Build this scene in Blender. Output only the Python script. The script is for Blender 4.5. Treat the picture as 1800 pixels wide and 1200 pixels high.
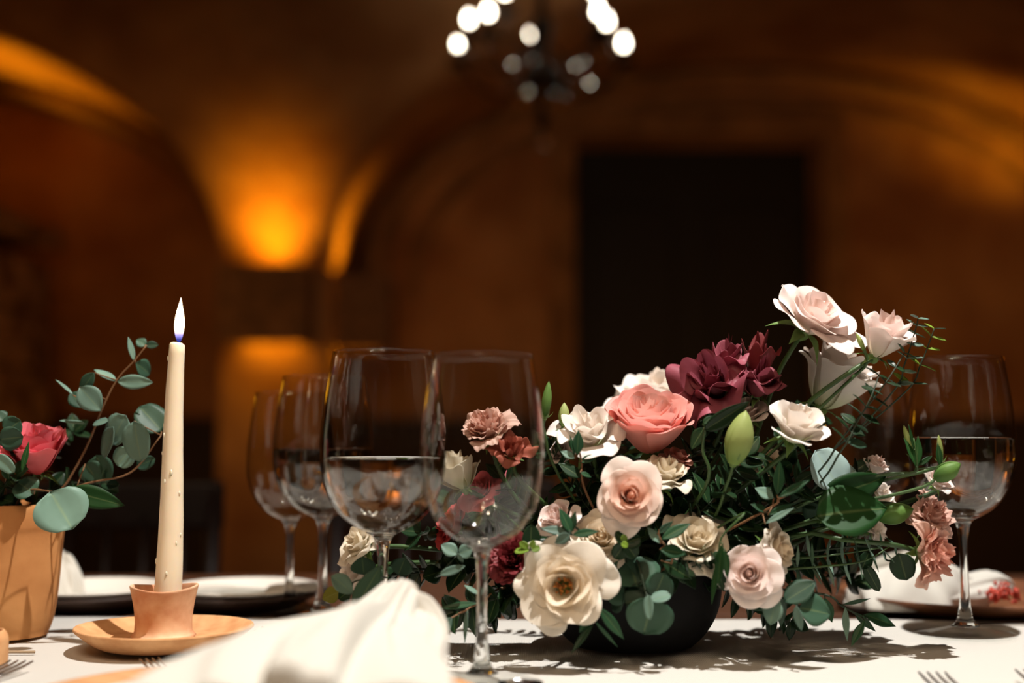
import bpy, bmesh, math, random
from mathutils import Vector, Matrix, Quaternion
PI = math.pi
scn = bpy.context.scene
for o in list(bpy.data.objects): bpy.data.objects.remove(o)
C = scn.collection

# ------------------------------------------------------------------ camera
F = 2300.0                       # focal length in pixels of the 1800 px wide frame
TH = math.atan(155.0 / F)        # camera tilted up slightly
TZ = 0.76                        # table top
CZ = TZ + 0.19                   # camera height
cam_d = bpy.data.cameras.new('camera'); cam = bpy.data.objects.new('camera', cam_d); C.objects.link(cam)
cam.location = (0, 0, CZ); cam.rotation_euler = (PI/2 + TH, 0, 0)
cam_d.sensor_width = 36; cam_d.lens = F / 1800 * 36; cam_d.clip_start = 0.05; cam_d.clip_end = 60
cam_d.dof.use_dof = True; cam_d.dof.focus_distance = 1.11; cam_d.dof.aperture_fstop = 2.1
scn.camera = cam
def P(px, py, Y):
    """world point seen at pixel (px,py) at distance Y in front of the camera"""
    u = (px - 900) / F; v = (600 - py) / F
    fw = math.cos(TH) - v * math.sin(TH); up = math.sin(TH) + v * math.cos(TH)
    return Vector((u * Y / fw, Y, CZ + up * Y / fw))
def M_(px, Y): return px * Y / F

# ------------------------------------------------------------------ world + lights
scn.view_settings.view_transform = 'Standard'; scn.view_settings.look = 'None'
scn.view_settings.gamma = 1.0; scn.view_settings.exposure = 0.0; scn.view_settings.use_curve_mapping = False
w = bpy.data.worlds.new('world'); scn.world = w; w.use_nodes = True
w.node_tree.nodes['Background'].inputs[0].default_value = (0.9, 0.5, 0.25, 1)
w.node_tree.nodes['Background'].inputs[1].default_value = 0.004
def light(kind, name, loc, power, color, radius=0.02, target=None, cone=60, blend=.5):
    d = bpy.data.lights.new(name, kind); o = bpy.data.objects.new(name, d); C.objects.link(o)
    d.energy = power; d.color = color; o.location = loc
    if kind != 'SUN' and kind != 'AREA': d.shadow_soft_size = radius
    if kind == 'AREA': d.size = radius
    if kind == 'SPOT': d.spot_size = math.radians(cone); d.spot_blend = blend
    if target is not None:
        o.rotation_euler = (Vector(target) - Vector(loc)).to_track_quat('-Z', 'Y').to_euler()
    return o
# main lamp above the table (small and hard), aimed at the flowers
key = light('SPOT', 'table_spot', (0.33, 0.84, TZ + 1.7), 198, (1.0, 0.965, 0.92), 0.015, (0.05, 1.14, TZ), 66, 0.5)
key.data.cycles.is_caustics_light = True
# warm fill for the sides facing the camera, with sparkle on the glasses
for k_l in range(9):      # unseen fill spots added in a ring behind the camera
    a_l = 2*PI*k_l/9; light('SPOT', 'fill_spot', (-.45 + .42*math.cos(a_l), -.35 + .42*math.sin(a_l), 2.45), 8.0, (1, .74, .50), .022, (0, 1.2, .8), 100, .6)
AMB = (1.0, 0.44, 0.012)
# warm ambience of the vaulted room: unseen spots added to brighten the back wall
light('SPOT', 'wall_wash', (0.6, 3.3, 0.35), 40, (1.0, 0.42, 0.11), 0.2, (0.9, 7.0, 1.5), 88, 1)
light('SPOT', 'wall_wash_left', (-1.3, 3.3, 0.35), 34, (1.0, 0.42, 0.10), 0.2, (-2.5, 7.0, 1.6), 70, 1)
light('SPOT', 'wall_wash_right', (2.2, 3.3, 0.35), 30, (1.0, 0.42, 0.11), 0.2, (2.7, 7.0, 1.6), 70, 1)

# ------------------------------------------------------------------ material helpers
def lin(c):
    return tuple(((x/255)/12.92 if x/255 <= .04045 else (((x/255)+.055)/1.055)**2.4) for x in c) + (1,)
def mat(name, col, rough=.6, metal=0, spec=.5, noise=None, bump=None, emit=None, sheen=0, col2=None, coat=0):
    m = bpy.data.materials.new(name); m.use_nodes = True; nt = m.node_tree; b = nt.nodes['Principled BSDF']
    b.inputs['Base Color'].default_value = lin(col); b.inputs['Roughness'].default_value = rough
    b.inputs['Metallic'].default_value = metal; b.inputs['Specular IOR Level'].default_value = spec
    if coat: b.inputs['Coat Weight'].default_value = coat
    if sheen: b.inputs['Sheen Weight'].default_value = sheen
    tc = nt.nodes.new('ShaderNodeTexCoord')
    if noise:
        n = nt.nodes.new('ShaderNodeTexNoise'); n.inputs['Scale'].default_value = noise; n.inputs['Detail'].default_value = 5
        nt.links.new(tc.outputs['Object'], n.inputs['Vector'])
        r = nt.nodes.new('ShaderNodeValToRGB'); r.color_ramp.elements[0].position = .35; r.color_ramp.elements[1].position = .68
        r.color_ramp.elements[0].color = lin(col2 or tuple(x*.75 for x in col)); r.color_ramp.elements[1].color = lin(col)
        nt.links.new(n.outputs['Fac'], r.inputs[0]); nt.links.new(r.outputs[0], b.inputs['Base Color'])
    if bump:
        n = nt.nodes.new('ShaderNodeTexNoise'); n.inputs['Scale'].default_value = bump[0]; n.inputs['Detail'].default_value = 4
        nt.links.new(tc.outputs['Object'], n.inputs['Vector'])
        bp = nt.nodes.new('ShaderNodeBump'); bp.inputs['Strength'].default_value = bump[1]; bp.inputs['Distance'].default_value = bump[2]
        nt.links.new(n.outputs['Fac'], bp.inputs['Height']); nt.links.new(bp.outputs[0], b.inputs['Normal'])
    if emit:
        b.inputs['Emission Color'].default_value = emit[0] + (1,) if len(emit[0]) == 3 else emit[0]
        b.inputs['Emission Strength'].default_value = emit[1]
    return m
def petal_mat(name, inner, outer, base, transl=.3, vein=0.0, rough=.55):
    """attribute g: r = 0 centre of bloom .. 1 outer petals, g = 0 petal base .. 1 petal edge"""
    m = bpy.data.materials.new(name); m.use_nodes = True; nt = m.node_tree; L = nt.links
    b = nt.nodes['Principled BSDF']; out = nt.nodes['Material Output']
    at = nt.nodes.new('ShaderNodeAttribute'); at.attribute_name = 'g'
    sp = nt.nodes.new('ShaderNodeSeparateColor'); L.new(at.outputs['Color'], sp.inputs[0])
    m1 = nt.nodes.new('ShaderNodeMix'); m1.data_type = 'RGBA'
    m1.inputs[6].default_value = lin(inner); m1.inputs[7].default_value = lin(outer); L.new(sp.outputs[0], m1.inputs[0])
    r = nt.nodes.new('ShaderNodeMapRange'); r.inputs[1].default_value = .1; r.inputs[2].default_value = .55
    L.new(sp.outputs[1], r.inputs[0])
    m2 = nt.nodes.new('ShaderNodeMix'); m2.data_type = 'RGBA'; m2.inputs[6].default_value = lin(base)
    L.new(r.outputs[0], m2.inputs[0]); L.new(m1.outputs[2], m2.inputs[7])
    tc = nt.nodes.new('ShaderNodeTexCoord'); n = nt.nodes.new('ShaderNodeTexNoise'); n.inputs['Scale'].default_value = 90
    L.new(tc.outputs['Object'], n.inputs['Vector'])
    m3 = nt.nodes.new('ShaderNodeMix'); m3.data_type = 'RGBA'; m3.blend_type = 'MULTIPLY'; m3.inputs[0].default_value = .12 + vein
    L.new(m2.outputs[2], m3.inputs[6]); L.new(n.outputs['Fac'], m3.inputs[7])
    L.new(m3.outputs[2], b.inputs['Base Color'])
    b.inputs['Roughness'].default_value = rough; b.inputs['Specular IOR Level'].default_value = .3
    n2 = nt.nodes.new('ShaderNodeTexNoise'); n2.inputs['Scale'].default_value = 220; L.new(tc.outputs['Object'], n2.inputs['Vector'])
    bp = nt.nodes.new('ShaderNodeBump'); bp.inputs['Strength'].default_value = .25; bp.inputs['Distance'].default_value = .0008
    L.new(n2.outputs['Fac'], bp.inputs['Height']); L.new(bp.outputs[0], b.inputs['Normal'])
    t = nt.nodes.new('ShaderNodeBsdfTranslucent'); L.new(m3.outputs[2], t.inputs[0])
    mx = nt.nodes.new('ShaderNodeMixShader'); mx.inputs[0].default_value = transl
    L.new(b.outputs[0], mx.inputs[1]); L.new(t.outputs[0], mx.inputs[2]); L.new(mx.outputs[0], out.inputs[0])
    return m
def leaf_mat(name, top, under, rough=.45, transl=.15):
    m = bpy.data.materials.new(name); m.use_nodes = True; nt = m.node_tree; L = nt.links
    b = nt.nodes['Principled BSDF']; out = nt.nodes['Material Output']
    g = nt.nodes.new('ShaderNodeNewGeometry'); mx = nt.nodes.new('ShaderNodeMix'); mx.data_type = 'RGBA'
    mx.inputs[6].default_value = lin(top); mx.inputs[7].default_value = lin(under); L.new(g.outputs['Backfacing'], mx.inputs[0])
    at = nt.nodes.new('ShaderNodeAttribute'); at.attribute_name = 'g'
    sp = nt.nodes.new('ShaderNodeSeparateColor'); L.new(at.outputs['Color'], sp.inputs[0])
    # paler midrib
    mr = nt.nodes.new('ShaderNodeMapRange'); mr.inputs[1].default_value = .0; mr.inputs[2].default_value = .09
    mr.inputs[3].default_value = .22; mr.inputs[4].default_value = 0; L.new(sp.outputs[0], mr.inputs[0])
    m4 = nt.nodes.new('ShaderNodeMix'); m4.data_type = 'RGBA'; L.new(mr.outputs[0], m4.inputs[0]); L.new(mx.outputs[2], m4.inputs[6])
    m4.inputs[7].default_value = lin((170, 185, 120))
    tc = nt.nodes.new('ShaderNodeTexCoord'); n = nt.nodes.new('ShaderNodeTexNoise'); n.inputs['Scale'].default_value = 60
    L.new(tc.outputs['Object'], n.inputs['Vector'])
    oi = nt.nodes.new('ShaderNodeObjectInfo'); hs = nt.nodes.new('ShaderNodeHueSaturation')
    r2 = nt.nodes.new('ShaderNodeMapRange'); r2.inputs[3].default_value = .7; r2.inputs[4].default_value = 1.3; L.new(oi.outputs['Random'], r2.inputs[0])
    L.new(r2.outputs[0], hs.inputs['Value']); L.new(m4.outputs[2], hs.inputs['Color'])
    m3 = nt.nodes.new('ShaderNodeMix'); m3.data_type = 'RGBA'; m3.blend_type = 'MULTIPLY'; m3.inputs[0].default_value = .3
    L.new(hs.outputs[0], m3.inputs[6]); L.new(n.outputs['Fac'], m3.inputs[7]); L.new(m3.outputs[2], b.inputs['Base Color'])
    b.inputs['Roughness'].default_value = rough; b.inputs['Specular IOR Level'].default_value = .22
    t = nt.nodes.new('ShaderNodeBsdfTranslucent'); L.new(m3.outputs[2], t.inputs[0])
    ms = nt.nodes.new('ShaderNodeMixShader'); ms.inputs[0].default_value = transl
    L.new(b.outputs[0], ms.inputs[1]); L.new(t.outputs[0], ms.inputs[2]); L.new(ms.outputs[0], out.inputs[0])
    return m

# ------------------------------------------------------------------ mesh helpers
def mesh_obj(name, verts, faces, m, parent=None, cols=None, smooth=True, world=True, mods=None):
    """verts in world coordinates; made local to the parent's location"""
    base = Vector(parent['_w']) if (parent is not None and world) else Vector((0, 0, 0))
    if parent is None and world and verts:
        n = len(verts); base = Vector((sum(v[0] for v in verts)/n, sum(v[1] for v in verts)/n, min(v[2] for v in verts)))
    me = bpy.data.meshes.new(name)
    me.from_pydata([tuple(Vector(v) - base) for v in verts], [], faces); me.update()
    if smooth:
        for p in me.polygons: p.use_smooth = True
    if cols is not None:
        a = me.color_attributes.new('g', 'FLOAT_COLOR', 'POINT')
        for i, c in enumerate(cols): a.data[i].color = (c[0], c[1], 0, 1)
    o = bpy.data.objects.new(name, me); C.objects.link(o)
    if m is not None: me.materials.append(m)
    if parent is not None:
        o.parent = parent
        pw = Vector(parent['_w'])
        o['_w'] = tuple(pw)
    else:
        o.location = base; o['_w'] = tuple(base)
    return o
def thing(name, label, cat, loc, group=None):
    o = bpy.data.objects.new(name, None); C.objects.link(o); o.empty_display_size = .02
    o.location = loc; o['_w'] = tuple(loc); o['label'] = label; o['category'] = cat
    if group: o['group'] = group
    return o
def tag(o, label, cat, group=None):
    o['label'] = label; o['category'] = cat
    if group: o['group'] = group
    return o
def struct(o): o['kind'] = 'structure'; return o
class MB:
    def __init__(s): s.v = []; s.f = []; s.c = []
    def add(s, vs, fs, cs=None):
        n = len(s.v); s.v += [tuple(v) for v in vs]; s.f += [tuple(i+n for i in f) for f in fs]
        s.c += cs if cs is not None else [(1, 1)] * len(vs); return s
    def box(s, c, d, rz=0):
        R = Matrix.Rotation(rz, 3, 'Z'); c = Vector(c)
        vs = [c + R @ Vector((sx*d[0]/2, sy*d[1]/2, sz*d[2]/2)) for sx in (-1, 1) for sy in (-1, 1) for sz in (-1, 1)]
        return s.add(vs, [(0,1,3,2),(4,6,7,5),(0,4,5,1),(2,3,7,6),(0,2,6,4),(1,5,7,3)])
    def tube(s, pts, radii, n=8, caps=True):
        pts = [Vector(p) for p in pts]
        if not hasattr(radii, '__len__'): radii = [radii]*len(pts)
        vs = []; fs = []; ref = None
        for i, p in enumerate(pts):
            t = (pts[min(i+1, len(pts)-1)] - pts[max(i-1, 0)]).normalized()
            if ref is None: ref = t.orthogonal().normalized()
            ref = (ref - t*ref.dot(t)).normalized(); b = t.cross(ref)
            for k in range(n):
                a = 2*PI*k/n; vs.append(p + (ref*math.cos(a) + b*math.sin(a))*radii[i])
        for i in range(len(pts)-1):
            for k in range(n): fs.append((i*n+k, i*n+(k+1) % n, (i+1)*n+(k+1) % n, (i+1)*n+k))
        if caps: fs.append(tuple(range(n-1, -1, -1))); fs.append(tuple((len(pts)-1)*n+k for k in range(n)))
        return s.add(vs, fs)
    def lathe(s, prof, c=(0, 0, 0), n=48, fn=None, close=False):
        c = Vector(c); vs = []; fs = []
        for r, z in prof:
            for k in range(n):
                a = 2*PI*k/n; p = Vector((r*math.cos(a), r*math.sin(a), z))
                if fn: p = fn(p, a)
                vs.append(c + p)
        m = len(prof)
        for i in range(m-1 + (1 if close else 0)):
            j = (i+1) % m
            for k in range(n): fs.append((i*n+k, i*n+(k+1) % n, j*n+(k+1) % n, j*n+k))
        if not close:
            if prof[0][0] > 1e-6: fs.append(tuple(range(n-1, -1, -1)))
            if prof[-1][0] > 1e-6: fs.append(tuple((m-1)*n+k for k in range(n)))
        return s.add(vs, fs)
    def ball(s, c, r, n=10, sq=(1, 1, 1)):
        prof = [(max(1e-5, r*math.sin(PI*i/n)), -r*math.cos(PI*i/n)) for i in range(n+1)]
        return s.lathe(prof, c, n*2 if n > 5 else 8, lambda p, a: Vector((p.x*sq[0], p.y*sq[1], p.z*sq[2])))
    def obj(s, name, m, parent=None, smooth=True): return mesh_obj(name, s.v, s.f, m, parent, s.c, smooth)
def curve(pts, n=14):
    """Catmull-Rom through points"""
    pts = [Vector(p) for p in pts]
    if len(pts) == 2: return [pts[0].lerp(pts[1], i/n) for i in range(n+1)]
    q = [pts[0]*2 - pts[1]] + pts + [pts[-1]*2 - pts[-2]]; out = []
    seg = len(pts)-1; k = max(2, n//seg)
    for i in range(seg):
        a, b, c, d = q[i], q[i+1], q[i+2], q[i+3]
        for j in range(k):
            t = j/k; out.append(.5*((2*b) + (c-a)*t + (2*a-5*b+4*c-d)*t*t + (3*b-a-3*c+d)*t**3))
    out.append(pts[-1]); return out
def bevel(o, w=.002, seg=2):
    b = o.modifiers.new('bevel', 'BEVEL'); b.width = w; b.segments = seg; b.limit_method = 'ANGLE'; return o
def solid(o, t=.0004, off=0):
    s = o.modifiers.new('solid', 'SOLIDIFY'); s.thickness = t; s.offset = off; return o
def subs(o, n=1):
    s = o.modifiers.new('sub', 'SUBSURF'); s.levels = n; s.render_levels = n; return o

# ------------------------------------------------------------------ THE VAULTED ROOM
BW = 7.0; FW = -1.0; ZS = 1.70; RA = 1.21; RB = 1.80
XC = 1.27; HW = 2.12; PF = 6.0; PWD = .50   # centre and half width of the right-hand bay, pier front, pier width
XCL = XC-2*HW-PWD; XCR = XC+2*HW+PWD
BAYS = [(XC, HW), (XCL, HW), (XCR, HW)]
XL, XR = XCL-.9, XCR-.6
plaster = mat('old_plaster', (196, 150, 104), .92, spec=.1, noise=2.2, col2=(150, 104, 66), bump=(9, .5, .03))
rubble = mat('stone_rubble', (190, 150, 105), .95, spec=.1, noise=7, col2=(104, 70, 42), bump=(14, 1.0, .05))
ribm = mat('rib_stone', (170, 128, 86), .9, spec=.1, noise=5, bump=(20, .4, .01))
def zA(x):
    best = ZS
    for xc, hw in BAYS:
        t = (x-xc)/hw
        if abs(t) < 1: best = max(best, ZS + RA*math.sqrt(1-t*t)**.92)
    return best
def zB(y):
    t = (y-3.0)/3.0 if y > 3 else (y-3.0)/4.0
    if abs(t) >= 1: return ZS
    return ZS + RB*math.sqrt(max(0, 1-t*t))**.9
def vault():
    xs = []; x = XL
    for k in range(-1, 2):
        pass
    n = 300; xs = [XL + (XR-XL)*i/n for i in range(n+1)]
    ys = [3 + 4*math.sin(PI/2*(-1 + j/25)) for j in range(26)] + [3 + 3*math.sin(PI/2*j/39) for j in range(1, 40)] + [6.01, 6.2, 6.45, 6.7, 6.9, 7.0]
    vs = [(x, y, max(zA(x) if y > 3 or True else 0, zB(y))) for y in ys for x in xs]
    fs = [(j*(n+1)+i, j*(n+1)+i+1, (j+1)*(n+1)+i+1, (j+1)*(n+1)+i) for j in range(70) for i in range(n)]
    return mesh_obj('ceiling', vs, fs, plaster, None, None, True)
struct(vault())
floor_m = mat('stone_floor', (70, 45, 30), .7, noise=4, bump=(6, .3, .01))
struct(MB().box(((XL+XR)/2, 3, -.05), (XR-XL, 8.6, .1)).obj('floor', floor_m, smooth=False))
DX0, DX1 = P(1012, 700, BW).x, P(1448, 700, BW).x; DZ = P(1230, 243, BW).z
def wall_arched(name, y, th, m, door=None):
    """wall whose top follows the vault arches, with an optional door hole"""
    b = MB(); n = 120; xs = [XL + (XR-XL)*i/n for i in range(n+1)]
    if door: xs = sorted(set(xs + [door[0], door[1]]))
    for i in range(len(xs)-1):
        x0, x1 = xs[i], xs[i+1]; z0 = door[2] if door and door[0]-1e-6 <= x0 and x1 <= door[1]+1e-6 else 0
        a0, a1 = zA(x0)+.12, zA(x1)+.12
        vs = [(x0, y, z0), (x1, y, z0), (x1, y, a1), (x0, y, a0), (x0, y+th, z0), (x1, y+th, z0), (x1, y+th, a1), (x0, y+th, a0)]
        fs = [(0,1,2,3), (5,4,7,6), (3,2,6,7), (0,4,5,1)]
        if door and abs(x1-door[0]) < 1e-6: fs.append((1,5,6,2))
        if door and abs(x0-door[1]) < 1e-6: fs.append((4,0,3,7))
        b.add(vs, fs)
    return struct(b.obj(name, m, smooth=False))
wall_arched('wall_back', BW, .35, plaster, (DX0, DX1, DZ))
wall_arched('wall_front', FW-.3, .3, plaster)
struct(MB().box((XL-.15, 3, 1.8), (.3, 8.6, 3.6)).obj('wall_left', plaster, smooth=False))
struct(MB().box((XR+.15, 3, 1.8), (.3, 8.6, 3.6)).obj('wall_right', plaster, smooth=False))
# moulded arches on the back wall (one over each bay)
def arch_rib(name, xc, hw, s, wdt, dep, zoff=0):
    b = MB(); n = 60; prof = [(0, 0), (.25, 1), (.75, 1), (1, 0)]
    rings = []
    for i in range(n+1):
        a = PI*i/n; ring = []
        for u, d in prof:
            k = s - u*wdt
            ring.append((xc - hw*k*math.cos(a), BW - d*dep + .01, ZS + RA*k*abs(math.sin(a))**.92 + zoff))
        rings.append(ring)
    vs = [p for r in rings for p in r]; m = len(prof)
    fs = [(i*m+j, (i+1)*m+j, (i+1)*m+j+1, i*m+j+1) for i in range(n) for j in range(m-1)]
    return struct(b.add(vs, fs).obj(name, ribm))
arch_rib('trim_1', XC, HW, .995, .075, .13)
arch_rib('trim_2', XC, HW, .88, .05, .06)
arch_rib('trim_3', XCL, HW, .995, .075, .13)
# pilasters of the back wall below the springing
for k, xx in enumerate((XC-HW-PWD/2, XC+HW+PWD/2)):
    b = MB().box((xx, (PF+BW)/2, ZS/2), (PWD, BW-PF, ZS-.004))
    struct(bevel(b.obj(('wall_pier_left', 'wall_pier_right')[k], plaster, smooth=False), .015))
# dark doorway
wood_black = mat('black_wood', (16, 11, 9), .6, noise=30, bump=(40, .3, .004))
dcx = (DX0+DX1)/2
dr = struct(MB().box((dcx, BW+.30, DZ/2), (DX1-DX0, .06, DZ)).obj('door_1', wood_black, smooth=False))
for sx in (-1, 1):
    for (z0, z1) in ((.2, .95), (1.1, 2.2)):
        bevel(MB().box((dcx+sx*(DX1-DX0)/4, BW+.265, (z0+z1)/2), ((DX1-DX0)*.34, .03, z1-z0)).obj('panel', wood_black, dr, smooth=False), .01)
hd = MB().ball((dcx+.06, BW+.23, 1.15), .03).tube([(dcx+.06, BW+.27, 1.15), (dcx+.06, BW+.2, 1.15)], .012).obj('door_knob', mat('old_iron', (40, 36, 33), .5, .8), dr)
fr = MB()
for xx in (DX0-.07, DX1+.07): fr.box((xx, BW-.02, DZ/2), (.14, .08, DZ))
fr.box((dcx, BW-.02, DZ+.07), (DX1-DX0+.28, .08, .14))
struct(bevel(fr.obj('trim_7', ribm, smooth=False), .01))
# dark band low on the back wall, standing in for light falling off
falloff_m = mat('painted_shade', (52, 30, 20), .6, noise=18)
b = MB()
for x0, x1 in ((XL, DX0-.14), (DX1+.14, XR)):
    b.box(((x0+x1)/2, BW-.03, .48), (x1-x0, .05, .96)); b.box(((x0+x1)/2, BW-.05, .98), (x1-x0, .1, .05))
struct(b.obj('wall_shade_band', falloff_m, smooth=False))
# stone pier at the left edge of the view
px0 = P(16, 700, 5.4).x
pier = MB()
rnd = random.Random(3); z = 0
while z < 1.60:
    h = rnd.uniform(.16, .26); d = rnd.uniform(0, .035)
    pier.box((px0-.45+d/2, 5.4, z+h/2), (.9+d, .9+d, h-.012)); z += h
pier.box((px0-.46, 5.4, .85), (.86, .86, 1.7)); pier.box((px0-.45, 5.4, 1.80), (1.0, 1.0, .08))
struct(bevel(pier.obj('wall_side_pier', rubble, smooth=False), .02))

# sconces on the piers: boxes shining up and down
housing = mat('sconce_plaster', (150, 108, 70), .8, noise=20)
lampglass = mat('amber_lamp_glass', (255, 170, 60), .4, emit=((1.0, .38, .02), 2))
def sconce(x, y, rz, label, up=4.6, down=.8, w=.40):
    """open box lamp on a wall; rz turns the outward direction (0 = towards the camera)"""
    zt, zb = ZS-.02, ZS-.37; d = .26; R = Matrix.Rotation(rz, 3, 'Z')
    t = thing('wall_sconce', label, 'wall lamp', (x, y, zb), 'amber wall sconces')
    g = lambda a_, b_, c_: Vector((x, y, 0)) + R @ Vector((a_, b_, c_))
    b = MB(); zm = (zt+zb)/2
    b.box(g(0, -d, zm), (w, .03, zt-zb), rz)
    for s in (-1, 1): b.box(g(s*(w/2-.015), -d/2, zm), (.03, d-.03, zt-zb), rz)
    b.box(g(0, -.135, zm), (w-.06, .22, .05), rz)
    b.obj('housing', housing, t, smooth=False)
    MB().box(g(0, -.13, zm+.04), (w-.2, .1, .03), rz).obj('bulb', lampglass, t, smooth=False)
    MB().box(g(0, -.13, zm-.04), (w-.2, .1, .03), rz).obj('bulb', lampglass, t, smooth=False)
    light('SPOT', 'uplight', g(0, -.24, zt-.01), up*7, AMB, .08, g(0, .2, zt+.5), 90, 1.0)
    light('AREA', 'downlight', g(0, -.06, zb+.02), down*1.3, AMB, .26, g(0, -.03, zb-1))
    return t
sconce(XC-HW-PWD/2, PF, 0, 'box wall lamp glowing amber above and below, on the front of the doorway-side pier')
sconce(XC-HW, PF+.28, PI/2, 'box-shaped amber wall lamp on the side of the pier that faces the doorway', up=2.0, down=.3, w=.3)
light('POINT', 'pier_lamp', (px0-.16, 4.74, 1.35), 2.6, AMB, .08)
light('POINT', 'pier_top_lamp', (px0-.3, 5.3, 1.93), .5, AMB, .06)
light('SPOT', 'left_arch_lamp', (-3.5, 6.2, 1.9), 150, AMB, .08, (-2.3, 6.45, 2.9), 46, .8)
light('SPOT', 'right_pier_uplight', (XC+HW+PWD/2, PF-.24, ZS), 32, AMB, .08, (XC+HW+PWD/2, PF+.2, ZS+.5), 90, 1)
light('SPOT', 'right_arch_lamp', (XC+HW-.3, PF+.3, ZS+.1), 38, AMB, .08, (2.9, PF+.5, 2.1), 56, 1)

# ------------------------------------------------------------------ TABLE
def wood_mat(name, c1, c2, rough=.5):
    m = bpy.data.materials.new(name); m.use_nodes = True; nt = m.node_tree; b = nt.nodes['Principled BSDF']; L = nt.links
    tc = nt.nodes.new('ShaderNodeTexCoord'); mp = nt.nodes.new('ShaderNodeMapping'); mp.inputs['Scale'].default_value = (2, 40, 10)
    n = nt.nodes.new('ShaderNodeTexNoise'); n.inputs['Scale'].default_value = 3; n.inputs['Detail'].default_value = 8
    L.new(tc.outputs['Object'], mp.inputs[0]); L.new(mp.outputs[0], n.inputs['Vector'])
    r = nt.nodes.new('ShaderNodeValToRGB'); r.color_ramp.elements[0].color = lin(c2); r.color_ramp.elements[1].color = lin(c1)
    r.color_ramp.elements[0].position = .3; r.color_ramp.elements[1].position = .7
    L.new(n.outputs['Fac'], r.inputs[0]); L.new(r.outputs[0], b.inputs['Base Color'])
    b.inputs['Roughness'].default_value = rough
    return m
wood = wood_mat('table_oak', (92, 56, 34), (58, 34, 20))
tb = thing('dining_table', 'long brown wooden dining table under the cream runner', 'table', (0.1, .95, 0))
t_ = MB()
for k in range(7): t_.box((.1, .43+k*.19+.095, TZ-.022), (3.4, .187, .04))
bevel(t_.obj('tabletop', wood, tb, smooth=False), .003)
MB().box((.1, 1.1, TZ-.09), (3.1, 1.05, .09)).obj('apron', wood, tb, smooth=False)
for sx_ in (-1.4, 1.6):
    for sy_ in (.55, 1.63): MB().box((sx_, sy_, .36), (.09, .09, .72)).obj('leg', wood, tb, smooth=False)

def cloth_mat(name, col, sc=900, dist=.0006, st=.5, col2=None):
    m = bpy.data.materials.new(name); m.use_nodes = True; nt = m.node_tree; b = nt.nodes['Principled BSDF']; L = nt.links
    b.inputs['Base Color'].default_value = lin(col); b.inputs['Roughness'].default_value = .9; b.inputs['Specular IOR Level'].default_value = .15
    b.inputs['Sheen Weight'].default_value = .15
    tc = nt.nodes.new('ShaderNodeTexCoord'); hs = []
    for prof in ('X', 'Y'):
        wv = nt.nodes.new('ShaderNodeTexWave'); wv.bands_direction = prof; wv.inputs['Scale'].default_value = sc/6.28*.9; wv.inputs['Distortion'].default_value = 1.5
        L.new(tc.outputs['Object'], wv.inputs['Vector']); hs.append(wv)
    ad = nt.nodes.new('ShaderNodeMath'); L.new(hs[0].outputs['Fac'], ad.inputs[0]); L.new(hs[1].outputs['Fac'], ad.inputs[1])
    bp = nt.nodes.new('ShaderNodeBump'); bp.inputs['Strength'].default_value = st; bp.inputs['Distance'].default_value = dist
    L.new(ad.outputs[0], bp.inputs['Height']); L.new(bp.outputs[0], b.inputs['Normal'])
    return m
runner_m = cloth_mat('cream_runner', (210, 205, 196), 1500)
napkin_m = cloth_mat('cream_napkin', (206, 201, 190), 2600, .0003, .3)
def runner():
    nx, ny = 120, 40; vs = []; x0, x1 = -1.5, 1.7
    for j in range(ny+1):
        for i in range(nx+1):
            x = x0 + (x1-x0)*i/nx
            far = 1.345 - .035*(x+.4) + .004*math.sin(7*x) ; near = .60
            y = near + (far-near)*j/ny
            z = TZ + .0022 + .0007*math.sin(9*x+3*y) + .0006*math.sin(23*y+5*x)
            if j == ny: z -= .0018
            vs.append((x, y, z))
    fs = [(j*(nx+1)+i, j*(nx+1)+i+1, (j+1)*(nx+1)+i+1, (j+1)*(nx+1)+i) for j in range(ny) for i in range(nx)]
    o = mesh_obj('table_runner', vs, fs, runner_m); o.cycles.is_caustics_receiver = True; tag(o, 'wide cream woven cloth runner laid along the wooden table', 'tablecloth')
    hem = MB().tube([(x, 1.112-.02*(x+.5)+.002*math.sin(12*x), TZ+.0042) for x in [-1.5+.1*i for i in range(12)]], .0013, 6)
    hem.obj('hem', mat('hem_thread', (160, 135, 105), .9), o)
    return o
runner()
CT = TZ + .004     # top of the cloth

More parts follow.
